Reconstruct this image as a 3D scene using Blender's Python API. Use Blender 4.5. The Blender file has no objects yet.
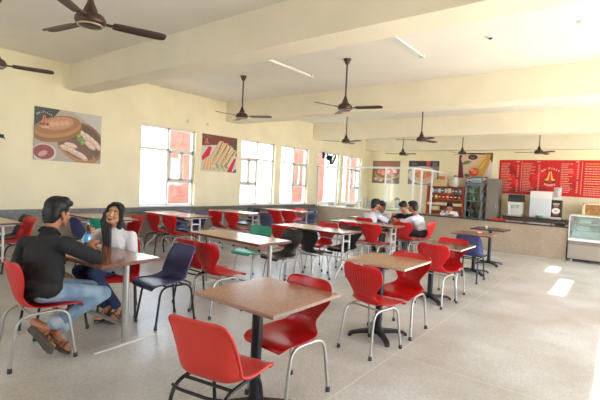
import bpy, bmesh, math, random
from mathutils import Vector, Matrix, Euler
random.seed(7)
PI = math.pi
scene = bpy.context.scene
COL = scene.collection

# ------------------------------------------------------------------ materials
def lin(c):
    return tuple(((v / 255) / 12.92 if v / 255 <= .04045 else ((v / 255 + .055) / 1.055) ** 2.4) for v in c)

MATS = {}
def mat(name, rgb, rough=.5, metal=0.0, var=0.0, scale=20.0, bump=0.0, spec=.5, rgb2=None, coat=0.0, detail=3.0):
    if name in MATS: return MATS[name]
    m = bpy.data.materials.new(name); m.use_nodes = True
    nt = m.node_tree; b = nt.nodes['Principled BSDF']
    c = lin(rgb)
    b.inputs['Base Color'].default_value = (*c, 1)
    b.inputs['Roughness'].default_value = rough
    b.inputs['Metallic'].default_value = metal
    b.inputs['Specular IOR Level'].default_value = spec
    b.inputs['Coat Weight'].default_value = coat
    if var or bump or rgb2:
        tc = nt.nodes.new('ShaderNodeTexCoord'); n = nt.nodes.new('ShaderNodeTexNoise')
        n.inputs['Scale'].default_value = scale; n.inputs['Detail'].default_value = detail
        nt.links.new(tc.outputs['Object'], n.inputs['Vector'])
        if var or rgb2:
            r = nt.nodes.new('ShaderNodeValToRGB')
            c2 = lin(rgb2) if rgb2 else tuple(min(1, v * (1 + var)) for v in c)
            c1 = c if rgb2 else tuple(v * (1 - var) for v in c)
            r.color_ramp.elements[0].position = .38; r.color_ramp.elements[1].position = .62
            r.color_ramp.elements[0].color = (*c1, 1); r.color_ramp.elements[1].color = (*c2, 1)
            nt.links.new(n.outputs['Fac'], r.inputs['Fac']); nt.links.new(r.outputs['Color'], b.inputs['Base Color'])
        if bump:
            bp = nt.nodes.new('ShaderNodeBump'); bp.inputs['Strength'].default_value = bump; bp.inputs['Distance'].default_value = .01
            nt.links.new(n.outputs['Fac'], bp.inputs['Height']); nt.links.new(bp.outputs['Normal'], b.inputs['Normal'])
    MATS[name] = m
    return m

def speckle(name, base, spots, rough=.3, scale=60, coat=0.0, joints=False, big=None):
    """fine terrazzo / granite: two scales of noise over a base colour"""
    if name in MATS: return MATS[name]
    m = bpy.data.materials.new(name); m.use_nodes = True
    nt = m.node_tree; b = nt.nodes['Principled BSDF']; L = nt.links
    tc = nt.nodes.new('ShaderNodeTexCoord')
    b.inputs['Roughness'].default_value = rough; b.inputs['Coat Weight'].default_value = coat
    n1 = nt.nodes.new('ShaderNodeTexVoronoi'); n1.inputs['Scale'].default_value = scale
    n2 = nt.nodes.new('ShaderNodeTexNoise'); n2.inputs['Scale'].default_value = 1.3; n2.inputs['Detail'].default_value = 5
    L.new(tc.outputs['Object'], n1.inputs['Vector']); L.new(tc.outputs['Object'], n2.inputs['Vector'])
    r1 = nt.nodes.new('ShaderNodeValToRGB')
    cr = r1.color_ramp; cr.interpolation = 'LINEAR'
    cols = [lin(base)] + [lin(s) for s in spots]
    cr.elements[0].position = 0; cr.elements[0].color = (*cols[0], 1)
    cr.elements[1].position = 1; cr.elements[1].color = (*cols[-1], 1)
    for i, c in enumerate(cols[1:-1]):
        e = cr.elements.new((i + 1) / (len(cols) - 1)); e.color = (*c, 1)
    sep = nt.nodes.new('ShaderNodeSeparateColor'); L.new(n1.outputs['Color'], sep.inputs['Color'])
    L.new(sep.outputs[0], r1.inputs['Fac'])
    out = r1.outputs['Color']
    mx = nt.nodes.new('ShaderNodeMix'); mx.data_type = 'RGBA'; mx.blend_type = 'MULTIPLY'
    r2 = nt.nodes.new('ShaderNodeValToRGB')
    r2.color_ramp.elements[0].position = .35; r2.color_ramp.elements[0].color = (*(lin(big) if big else (.86, .84, .82)), 1)
    r2.color_ramp.elements[1].position = .65; r2.color_ramp.elements[1].color = (1, 1, 1, 1)
    L.new(n2.outputs['Fac'], r2.inputs['Fac'])
    mx.inputs['Factor'].default_value = 1
    L.new(out, mx.inputs['A']); L.new(r2.outputs['Color'], mx.inputs['B']); out = mx.outputs['Result']
    if joints:   # pale strips let into the floor along the room
        sx = nt.nodes.new('ShaderNodeSeparateXYZ'); L.new(tc.outputs['Object'], sx.inputs[0])
        def band(sock, period, off, half):
            a = nt.nodes.new('ShaderNodeMath'); a.operation = 'ADD'; a.inputs[1].default_value = off; L.new(sock, a.inputs[0])
            w = nt.nodes.new('ShaderNodeMath'); w.operation = 'PINGPONG'; w.inputs[1].default_value = period / 2; L.new(a.outputs[0], w.inputs[0])
            lt = nt.nodes.new('ShaderNodeMath'); lt.operation = 'LESS_THAN'; lt.inputs[1].default_value = half; L.new(w.outputs[0], lt.inputs[0])
            return lt.outputs[0]
        bx = band(sx.outputs[0], 3.1, 1.56, .007); by = band(sx.outputs[1], 3.85, .3, .005)
        mxm = nt.nodes.new('ShaderNodeMath'); mxm.operation = 'MAXIMUM'; L.new(bx, mxm.inputs[0]); L.new(by, mxm.inputs[1])
        sc = nt.nodes.new('ShaderNodeMath'); sc.operation = 'MULTIPLY'; sc.inputs[1].default_value = .45; L.new(mxm.outputs[0], sc.inputs[0])
        m2 = nt.nodes.new('ShaderNodeMix'); m2.data_type = 'RGBA'
        L.new(sc.outputs[0], m2.inputs['Factor']); L.new(out, m2.inputs['A']); m2.inputs['B'].default_value = (*lin((235, 225, 210)), 1)
        out = m2.outputs['Result']
        n3 = nt.nodes.new('ShaderNodeTexNoise'); n3.inputs['Scale'].default_value = 2.5; n3.inputs['Detail'].default_value = 4
        L.new(tc.outputs['Object'], n3.inputs['Vector'])
        mr = nt.nodes.new('ShaderNodeMapRange'); mr.inputs['To Min'].default_value = rough - .02; mr.inputs['To Max'].default_value = rough + .05
        L.new(n3.outputs['Fac'], mr.inputs['Value']); L.new(mr.outputs['Result'], b.inputs['Roughness'])
    L.new(out, b.inputs['Base Color'])
    MATS[name] = m
    return m

def glass(name, tint=(1, 1, 1), refl=.08, rough=.02, milk=0.0):
    if name in MATS: return MATS[name]
    m = bpy.data.materials.new(name); m.use_nodes = True
    nt = m.node_tree; nt.nodes.clear(); L = nt.links
    o = nt.nodes.new('ShaderNodeOutputMaterial'); t = nt.nodes.new('ShaderNodeBsdfTransparent'); g = nt.nodes.new('ShaderNodeBsdfGlossy')
    t.inputs['Color'].default_value = (*tint, 1); g.inputs['Roughness'].default_value = rough
    mx = nt.nodes.new('ShaderNodeMixShader'); mx.inputs[0].default_value = refl
    L.new(t.outputs[0], mx.inputs[1]); L.new(g.outputs[0], mx.inputs[2]); last = mx
    if milk:
        d = nt.nodes.new('ShaderNodeBsdfDiffuse'); d.inputs['Color'].default_value = (.85, .9, .9, 1)
        m2 = nt.nodes.new('ShaderNodeMixShader'); m2.inputs[0].default_value = milk
        L.new(mx.outputs[0], m2.inputs[1]); L.new(d.outputs[0], m2.inputs[2]); last = m2
    L.new(last.outputs[0], o.inputs[0])
    MATS[name] = m
    return m

def shell_mat(name, rgb, rough=.32):
    """moulded plastic with fine vertical ribs pressed into the middle of the back (UV v .5 to .82)"""
    if name in MATS: return MATS[name]
    m = mat(name, rgb, rough, spec=.5); nt = m.node_tree; L = nt.links; b = nt.nodes['Principled BSDF']
    uv = nt.nodes.new('ShaderNodeUVMap'); uv.uv_map = 'UVMap'
    s = nt.nodes.new('ShaderNodeSeparateXYZ'); L.new(uv.outputs[0], s.inputs[0])
    def M(op, a, bb):
        n = nt.nodes.new('ShaderNodeMath'); n.operation = op
        for i, v in enumerate((a, bb)):
            if v is None: continue
            if isinstance(v, (int, float)): n.inputs[i].default_value = v
            else: L.new(v, n.inputs[i])
        return n.outputs[0]
    w = M('SINE', M('MULTIPLY', s.outputs[0], 95), None)
    rng = M('MULTIPLY', M('GREATER_THAN', s.outputs[1], .52), M('LESS_THAN', s.outputs[1], .76))
    rng = M('MULTIPLY', rng, M('MULTIPLY', M('GREATER_THAN', s.outputs[0], .2), M('LESS_THAN', s.outputs[0], .8)))
    h = M('MULTIPLY', w, rng)
    bp = nt.nodes.new('ShaderNodeBump'); bp.inputs['Strength'].default_value = .55; bp.inputs['Distance'].default_value = .005
    L.new(h, bp.inputs['Height']); L.new(bp.outputs[0], b.inputs['Normal'])
    return m

M_wall = mat('cream_wall_paint', (241, 230, 196), .75, var=.04, scale=1.2)
M_ceil = mat('ceiling_paint', (230, 224, 212), .85, var=.02, scale=1.5)
M_beam = mat('beam_paint', (234, 224, 200), .8, var=.03, scale=1.4)
M_floor = speckle('terrazzo_floor', (184, 184, 182), [(204, 204, 203), (195, 195, 193), (214, 214, 214), (190, 190, 188)], rough=.30, scale=95, joints=True, big=(225, 218, 210))
M_dado = speckle('dado_stone', (158, 142, 124), [(188, 172, 154), (146, 132, 116), (170, 154, 136)], rough=.4, scale=120, big=(205, 195, 186))
M_band = speckle('dado_granite_band', (98, 94, 90), [(120, 116, 112), (88, 84, 82), (140, 136, 130)], rough=.3, scale=70)
M_counterfront = speckle('counter_granite_front', (168, 148, 126), [(182, 164, 143), (158, 140, 119), (176, 158, 136), (192, 175, 154)], rough=.35, scale=110)
M_countertop = speckle('dark_granite_top', (66, 52, 46), [(84, 68, 60), (50, 40, 36), (100, 84, 74)], rough=.2, scale=80)
M_paletop = speckle('pale_marble_top', (226, 216, 200), [(236, 228, 214), (214, 202, 186)], rough=.3, scale=30)
M_alu = mat('window_frame_grey', (226, 222, 214), .5)
M_glass = glass('clear_window_glass', (.97, .98, .98), .06)
M_steel = mat('brushed_steel_tube', (176, 172, 166), .34, .75)
M_palesteel = mat('pale_painted_steel', (206, 202, 196), .4, .35)
M_stainless = mat('stainless_steel', (214, 208, 200), .3, .7)
M_black = mat('black_steel', (34, 34, 36), .42, .3)
M_rubber = mat('dark_rubber_foot', (58, 56, 54), .7)
M_white = mat('white_enamel', (232, 230, 226), .4)
M_fan = mat('fan_brown_enamel', (74, 52, 44), .35, .25)
M_fanlight = mat('fan_bright_ring', (190, 172, 150), .3, .5)
M_skin = mat('warm_brown_skin', (172, 116, 84), .5, var=.05, scale=14)
M_skin2 = mat('light_brown_skin', (192, 138, 104), .5, var=.05, scale=14)
M_hair = mat('black_hair', (17, 14, 13), .55, bump=.15, scale=60)
M_eyewhite = mat('eye_white', (225, 220, 212), .3)
M_iris = mat('dark_iris', (30, 20, 16), .2)
M_lips = mat('lips', (150, 82, 70), .45)
M_lipsdark = mat('open_mouth', (90, 36, 34), .5)
M_teeth = mat('teeth', (235, 228, 215), .35)

# ------------------------------------------------------------------ mesh helpers
class MB:
    def __init__(s): s.bm = bmesh.new(); s.mats = []; s.uvl = None
    def mi(s, m):
        if m is None: return 0
        if m not in s.mats: s.mats.append(m)
        return s.mats.index(m)
    def faces(s, vs, fs, m=None, smooth=False, uvs=None):
        k = s.mi(m); out = []
        if uvs and not s.uvl: s.uvl = s.bm.loops.layers.uv.new('UVMap')
        V = [s.bm.verts.new(v) for v in vs]
        for f in fs:
            try: F = s.bm.faces.new([V[i] for i in f])
            except ValueError: continue
            F.material_index = k; F.smooth = smooth; out.append(F)
            if uvs:
                l = s.uvl
                for lp, i in zip(F.loops, f): lp[l].uv = uvs[i]
        return out
    def box(s, lo, hi, m=None, bev=0.0, M=None):
        t = bmesh.new(); bmesh.ops.create_cube(t, size=1)
        for v in t.verts:
            v.co = Vector([lo[i] + (hi[i] - lo[i]) * (v.co[i] + .5) for i in range(3)])
        if bev: bmesh.ops.bevel(t, geom=list(t.edges), offset=bev, segments=2, affect='EDGES', profile=.5)
        s._merge(t, m, M, smooth=False); return s
    def _merge(s, t, m, M=None, smooth=False):
        if M is not None: bmesh.ops.transform(t, matrix=M, verts=list(t.verts))
        t.verts.index_update()
        s.faces([v.co.copy() for v in t.verts], [[v.index for v in f.verts] for f in t.faces], m, smooth); t.free()
    def tube(s, pts, r, m=None, n=8, caps=True, smooth=True):
        P = [Vector(p) for p in pts]; R = r if isinstance(r, (list, tuple)) else [r] * len(P)
        T = []
        for i in range(len(P)):
            a = P[max(0, i - 1)]; b = P[min(len(P) - 1, i + 1)]; d = (b - a)
            T.append(d.normalized() if d.length > 1e-9 else Vector((0, 0, 1)))
        u = T[0].orthogonal().normalized(); vs = []; fs = []
        for i, (p, t) in enumerate(zip(P, T)):
            u = (u - t * u.dot(t)); u = u.normalized() if u.length > 1e-6 else t.orthogonal().normalized()
            w = t.cross(u)
            for k in range(n):
                a = 2 * PI * k / n; vs.append(p + (u * math.cos(a) + w * math.sin(a)) * R[i])
        for i in range(len(P) - 1):
            for k in range(n):
                a, b = i * n + k, i * n + (k + 1) % n; fs.append([a, b, b + n, a + n])
        s.faces(vs, fs, m, smooth)
        if caps:
            s.faces(vs[:n], [list(range(n))[::-1]], m); s.faces(vs[-n:], [list(range(n))], m)
        return s
    def lathe(s, prof, m=None, n=20, M=None, smooth=True):
        vs = []; fs = []
        for (r, z) in prof:
            for k in range(n):
                a = 2 * PI * k / n; vs.append(Vector((r * math.cos(a), r * math.sin(a), z)))
        for i in range(len(prof) - 1):
            for k in range(n):
                a, b = i * n + k, i * n + (k + 1) % n; fs.append([a, b, b + n, a + n])
        if prof[0][0] > 1e-6 and prof[-1][0] > 1e-6:
            q = (len(prof) - 1) * n; fs += [[q + k, q + (k + 1) % n, (k + 1) % n, k] for k in range(n)]
        elif prof[0][0] > 1e-6: fs.append(list(range(n))[::-1])
        elif prof[-1][0] > 1e-6: fs.append([(len(prof) - 1) * n + k for k in range(n)])
        if M is not None: vs = [M @ v for v in vs]
        s.faces(vs, fs, m, smooth); return s
    def ell(s, c, r, rot=None, m=None, nu=16, nv=10):
        c = Vector(c); R = rot if rot is not None else Matrix.Identity(3); vs = []; fs = []
        for i in range(nv + 1):
            t = PI * i / nv
            for k in range(nu):
                a = 2 * PI * k / nu
                vs.append(c + R @ Vector((r[0] * math.sin(t) * math.cos(a), r[1] * math.sin(t) * math.sin(a), r[2] * math.cos(t))))
        for i in range(nv):
            for k in range(nu):
                a, b = i * nu + k, i * nu + (k + 1) % nu; fs.append([a, a + nu, b + nu, b])
        t = bmesh.new(); V = [t.verts.new(v) for v in vs]
        for f in fs: t.faces.new([V[i] for i in f])
        bmesh.ops.remove_doubles(t, verts=list(t.verts), dist=1e-6)
        s._merge(t, m, None, True); return s
    def cap(s, p0, r0, p1, r1, n=12):
        p0 = Vector(p0); p1 = Vector(p1); d = p1 - p0
        if d.length < 1e-6: return s.ell(p0, (r0, r0, r0))
        t = d.normalized(); pts = []; rs = []
        for k in range(5):
            a = PI / 2 * (k + .12) / 4.12 if k else .06
            pts.append(p0 - t * r0 * math.cos(a)); rs.append(r0 * math.sin(a))
        for k in range(4, -1, -1):
            a = PI / 2 * (k + .12) / 4.12 if k else .06
            pts.append(p1 + t * r1 * math.cos(a)); rs.append(r1 * math.sin(a))
        return s.tube(pts, rs, None, n)
    def build(s, name, m=None, parent=None, loc=None, rz=0.0, mtx=None):
        me = bpy.data.meshes.new(name)
        bmesh.ops.recalc_face_normals(s.bm, faces=list(s.bm.faces))
        s.bm.to_mesh(me); s.bm.free()
        ms = s.mats if s.mats else [m]
        if s.mats and m is not None and m not in s.mats: pass
        for q in ms: me.materials.append(q)
        o = bpy.data.objects.new(name, me); COL.objects.link(o)
        if parent is not None: o.parent = parent
        if loc is not None: o.location = loc
        if rz: o.rotation_euler.z = rz
        if mtx is not None: o.matrix_world = mtx
        return o

def applied(o, mods):
    """bake modifiers into the mesh so that copies can share it"""
    for typ, kw in mods:
        md = o.modifiers.new(typ, typ)
        for k, v in kw.items(): setattr(md, k, v)
    bpy.context.view_layer.update()
    dg = bpy.context.evaluated_depsgraph_get()
    me = bpy.data.meshes.new_from_object(o.evaluated_get(dg), depsgraph=dg)
    old = o.data; o.modifiers.clear(); me.name = old.name; o.data = me
    return o

def blob(name, pieces, m, parent=None, voxel=.007, smooth=4):
    mb = MB()
    for p in pieces:
        if p[0] == 'c': mb.cap(*p[1:])
        else: mb.ell(*p[1:])
    o = mb.build(name, m, None)
    applied(o, [('REMESH', dict(mode='VOXEL', voxel_size=voxel, use_smooth_shade=True)), ('SMOOTH', dict(factor=.5, iterations=smooth))])
    if not o.data.materials: o.data.materials.append(m)
    for p in o.data.polygons: p.use_smooth = True
    if parent is not None: o.parent = parent
    return o

def tag(o, label=None, cat=None, group=None, kind=None):
    if label: o['label'] = label
    if cat: o['category'] = cat
    if group: o['group'] = group
    if kind: o['kind'] = kind
    return o
def empty(name, loc=(0, 0, 0), rz=0.0, label=None, cat=None, group=None, kind=None):
    o = bpy.data.objects.new(name, None); COL.objects.link(o); o.location = loc; o.rotation_euler.z = rz; o.empty_display_size = .1
    return tag(o, label, cat, group, kind)
def copy_tree(o, parent=None):
    c = o.copy(); COL.objects.link(c); c.parent = parent
    for ch in o.children: copy_tree(ch, c)
    return c
def struct(o): o['kind'] = 'structure'; return o

# ------------------------------------------------------------------ room shell
XL, XR, YB, YF, CE = -8.35, 2.7, -3.0, 15.43, 3.52
struct(MB().box((XL - .3, YB - .3, -.12), (XR + .3, YF + .3, 0)).build('floor', M_floor))
struct(MB().box((XL - .3, YB - .3, CE), (XR + .3, YF + .3, CE + .18)).build('ceiling', M_ceil))
WIN = [(5.10, 6.57, 'R'), (8.12, 9.53, 'L'), (9.80, 11.22, 'R'), (11.78, 13.15, 'N'), (13.40, 14.76, 'R')]
Z0, Z1 = .835, 2.65
w = MB()
w.box((XL - .22, YB, 0), (XL, YF, Z0)); w.box((XL - .22, YB, Z1), (XL, YF, CE))
ys = [YB] + [v for a, b, _ in WIN for v in (a, b)] + [YF]
for i in range(0, len(ys), 2): w.box((XL - .22, ys[i], Z0), (XL, ys[i + 1], Z1))
struct(w.build('wall_left', M_wall))
struct(MB().box((XL - .22, YF, 0), (XR + .22, YF + .22, CE)).build('wall_far', M_wall))
w = MB()
w.box((XL - .22, YB - .22, 0), (XR + .22, YB, .9)); w.box((XL - .22, YB - .22, 2.4), (XR + .22, YB, CE))
for a, b in ((XL - .22, -6.6), (-5.0, -3.0), (-1.4, XR + .22)): w.box((a, YB - .22, .9), (b, YB, 2.4))  # unseen openings added to brighten the near end of the room
struct(w.build('wall_back', M_wall))
# wall on the open side: tall doorways between piers, unseen slots added above to cast sun patches
OPEN = [(2.4, 7.2), (7.8, 11.0), (12.0, 14.6)]
w = MB()
ys = [YB] + [v for a, b in OPEN for v in (a, b)] + [YF]
for i in range(0, len(ys), 2): w.box((XR, ys[i], 0), (XR + .22, ys[i + 1], 2.55))
SUN_SLOTS = [(7.55, 9.1, 2.82, 3.17), (9.7, 10.5, 3.10, 3.45)]  # added slots, sized so the sun lands as strips on the floor
yy = [YB] + [v for a in SUN_SLOTS for v in a[:2]] + [YF]
for i in range(0, len(yy), 2): w.box((XR, yy[i], 2.55), (XR + .22, yy[i + 1], CE))
for a, b, c0, c1 in SUN_SLOTS: w.box((XR, a, 2.55), (XR + .22, b, c0)); w.box((XR, a, c1), (XR + .22, b, CE))
struct(w.build('wall_right', M_wall))
# beams across the ceiling and the deeper one against the far wall
for i, (y0, y1, z0) in enumerate([(-.30, .09, 3.03), (3.57, 3.96, 3.05), (7.50, 7.98, 3.03), (11.38, 11.78, 2.99), (15.05, YF, 2.95)]):
    struct(MB().box((XL, y0, z0), (XR, y1, CE)).build('trim_%d' % (i + 1), M_beam))
# stone dado on the window wall with its grey granite ledge
struct(MB().box((XL, YB, 0), (XL + .03, 11.66, .68)).build('trim_6', M_dado))
struct(MB().box((XL, YB, .68), (XL + .055, 11.66, .815), None, .004).build('trim_7', M_band))

def window(i, y0, y1, side):
    r = empty('window_%d' % i, (XL - .1, 0, 0), 0, kind='structure')
    f = MB(); t = .05; ym = (y0 + y1) / 2; zt = 2.13
    def bar(a, b, c, d, th=.05): f.box((-th / 2, a, c), (th / 2, b, d), None, .004)
    bar(y0, y0 + t, Z0, Z1); bar(y1 - t, y1, Z0, Z1); bar(y0, y1, Z0, Z0 + t); bar(y0, y1, Z1 - t, Z1)
    bar(ym - .025, ym + .025, Z0, Z1); bar(y0, y1, zt - .025, zt + .025)
    if side != 'N':
        a, b = (ym, y1) if side == 'R' else (y0, ym)
        bar(a, b, 1.38, 1.43)
        s = MB()
        for p, q in ((a + .035, (a + b) / 2), ((a + b) / 2, b - .035)):
            for u, v, c, d in ((p, p + .045, 1.43, zt - .02), (q - .045, q, 1.43, zt - .02), (p, q, 1.43, 1.475), (p, q, zt - .065, zt - .02)):
                s.box((-.01, u, c), (.045, v, d), None, .003)
        s.build('casement_sash', M_alu, r)
    f.build('window_frame', M_alu, r)
    MB().box((-.004, y0 + .02, Z0 + .02), (.004, y1 - .02, Z1 - .02)).build('glass_pane', M_glass, r)
    MB().box((-.05, y0, Z0 - .015), (.13, y1, Z0 + .012), None, .003).build('window_sill', M_alu, r)
for i, (a, b, s) in enumerate(WIN): window(i + 1, a, b, s)

# outside: yard and the pink and white building across it
struct(MB().box((-40, -30, -.3), (XL - .3, 45, -.14)).build('ground_outside', mat('yard_dust', (200, 190, 172), .9, var=.1, scale=1)))
struct(MB().box((XR + .3, -30, -.3), (30, 45, -.14)).build('ground_outside', mat('yard_dust', (200, 190, 172), .9)))
struct(MB().box((XL - .3, YB - .3, CE + .18), (XR + .3, YF + .3, 8.6)).build('shade_block_above', M_wall))  # unseen block added on the roof to shade the building opposite
struct(MB().box((XL - .3, YF + .3, -.14), (XR + .3, 46, 8.6)).build('shade_block_beyond', M_wall))  # unseen block added past the far wall, keeps sun off the distant panels
fac = empty('building', (-14.2, 10, -.14), 0, 'long white building with salmon pink wall panels, seen through the side windows', 'building')
M_fw = mat('facade_white_plaster', (238, 236, 232), .8); M_fp = mat('terracotta_pink_plaster', (150, 96, 88), .8, var=.12, scale=2.5)  # plain white plaster in its own even colour
MB().box((-.5, -20, 0), (0, 24, 3.35)).build('wall', M_fw, fac)
for a, b in ((9.9, 12.3), (17.5, 20.6), (23.2, 27)):
    MB().box((.0, a - 10, 0), (.05, b - 10, 3.9)).build('wall_panel', M_fp, fac)

# ------------------------------------------------------------------ ceiling fans
def make_fan():
    r = empty('ceiling_fan')
    MB().tube([(0, 0, -.02), (0, 0, -.66)], .013, n=10).build('downrod', M_fan, r)
    MB().lathe([(.0, 0), (.06, 0), (.058, -.02), (.03, -.075), (.016, -.085), (0, -.085)], n=18).build('ceiling_cup', M_fan, r)
    MB().lathe([(0, -.56), (.018, -.56), (.03, -.60), (.055, -.655), (.05, -.665), (0, -.665)], n=18).build('lower_cup', M_fan, r)
    h = MB().lathe([(0, -.665), (.06, -.668), (.10, -.69), (.118, -.72), (.118, -.745), (.10, -.765), (0, -.77)], n=24).build('motor_housing', M_fan, r)
    MB().lathe([(.085, -.768), (.098, -.762), (.101, -.768), (.088, -.776)], n=24).build('trim_ring', M_fanlight, h)
    for k in range(3):
        a = 2 * PI * k / 3; Mx = Matrix.Rotation(a, 4, 'Z') @ Matrix.Translation((0, 0, -.735)) @ Matrix.Rotation(math.radians(-9), 4, 'X')
        L = [(.17, .052), (.22, .06), (.40, .066), (.54, .066), (.58, .058), (.598, .04), (.603, .015)]
        vs = []; fs = []
        for x, hw in L:
            for yy in (-1, -.5, 0, .5, 1): vs.append((x, yy * hw, .006 * (1 - yy * yy)))
        n = len(vs); vs += [(x, y, z - .003) for x, y, z in vs]
        for i in range(len(L) - 1):
            for j in range(4):
                q = [i * 5 + j, i * 5 + j + 1, i * 5 + j + 6, i * 5 + j + 5]; fs.append(q); fs.append([v + n for v in q[::-1]])
        for i in range(len(L) - 1):
            for j in (0, 4):
                q = [i * 5 + j, i * 5 + j + 5, i * 5 + j + 5 + n, i * 5 + j + n]; fs.append(q)
        fs.append([0, 1, 2, 3, 4, 4 + n, 3 + n, 2 + n, 1 + n, n]); e = (len(L) - 1) * 5
        fs.append([e, e + 1, e + 2, e + 3, e + 4, e + 4 + n, e + 3 + n, e + 2 + n, e + 1 + n, e + n])
        b = MB(); b.faces([Mx @ Vector(v) for v in vs], fs, None, False); bl = b.build('blade', M_fan, r)
        g = MB(); g.box((.09, -.022, -.006), (.21, .022, -.001), None, .001, Mx)
        g.lathe([(0, .006), (.012, .006), (.012, .012), (0, .012)], None, 8, Mx @ Matrix.Translation((.19, 0, 0)))
        g.build('blade_bracket', M_fan, bl)
    return r
FAN = make_fan(); first = [True]
def fan(x, y, ang, label, k=1.05):
    o = FAN if first[0] else copy_tree(FAN); first[0] = False
    o.location = (x, y, CE); o.rotation_euler.z = math.radians(ang); o.scale.z = k; tag(o, label, 'fan', 'brown ceiling fans on long rods')
fan(-3.52, 1.66, 69, 'largest brown ceiling fan, hanging above the man in black, closest to the viewer')
fan(-5.97, 1.72, 69, 'brown ceiling fan cut by the photo edge, one blade showing above the dumpling poster')
fan(-5.93, 5.73, -95, 'brown ceiling fan hanging just before the second beam, above the sandwich poster')
fan(-3.60, 5.73, 14, 'brown ceiling fan in the middle of the room between the two tube lights')
fan(-5.97, 9.64, 100, 'brown ceiling fan in front of the dark wall fan by the windows', 1.14)
fan(-3.88, 9.64, 76, 'brown ceiling fan hanging above the four seated students', 1.14)
fan(-6.02, 13.4, 98, 'small far brown ceiling fan before the two square plate-of-food posters', 1.16)
fan(-4.05, 13.4, 10, 'small far brown ceiling fan before the rolled wrap poster', 1.14)
fan(-1.95, 13.4, 74, 'small far brown ceiling fan in front of the red menu board', 1.12)

def tube_light(x, y, label):
    r = empty('tube_light', (x, y, CE), 0, label, 'light', 'unlit tube lights on the ceiling')
    MB().box((-.02, -.61, -.035), (.02, .61, 0), None, .003).build('batten', M_white, r)
    MB().tube([(.045, -.58, -.04), (.045, .58, -.04)], .013, n=10).build('tube', mat('unlit_tube_glass', (240, 236, 228), .25), r)
    for s in (-1, 1): MB().box((-.022, s * .60 - .018, -.062), (.062, s * .60 + .018, 0), None, .004).build('end_holder', M_alu, r)
tube_light(-2.52, 5.45, 'unlit tube light close behind the nearest full beam, by the round hook plates')
tube_light(-4.72, 5.65, 'unlit tube light between the fan over the sandwich poster and the middle fan')
for (x, y, lb) in ((-1.48, 5.77, 'round ceiling hook plate with a dark centre, nearer the tube light'), (-.48, 5.76, 'plain round ceiling hook plate furthest from the tube lights'), (-7.05, 5.31, 'tiny round ceiling plate near the window wall')):
    r = empty('hook_plate', (x, y, CE), 0, lb, 'ceiling plate', 'round hook plates on the ceiling')
    k = .5 if x < -5 else 1
    MB().lathe([(0, -.02 * k), (.03 * k, -.018 * k), (.075 * k, -.004), (.078 * k, 0), (0, 0)], n=20).build('cover', M_alu, r)
    if x == -1.48: MB().lathe([(0, -.035), (.02, -.034), (.024, -.016), (0, -.016)], n=12).build('hook', M_fan, r)
for (y, z, lb) in ((6.30, 2.86, 'small round junction box high on the wall right above the first window'), (6.90, 2.87, 'small round junction box high on the window wall, nearer the sandwich poster')):
    r = empty('junction_box', (XL, y, z), 0, lb, 'junction box', 'round junction boxes on the wall')
    MB().lathe([(0, .012), (.042, .01), (.045, 0), (0, 0)], None, 16, Matrix.Rotation(PI / 2, 4, 'Y')).build('cover', M_alu, r)
    MB().lathe([(0, .016), (.006, .016), (.006, .012), (0, .012)], None, 8, Matrix.Rotation(PI / 2, 4, 'Y')).build('screw', M_steel, r)

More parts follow.
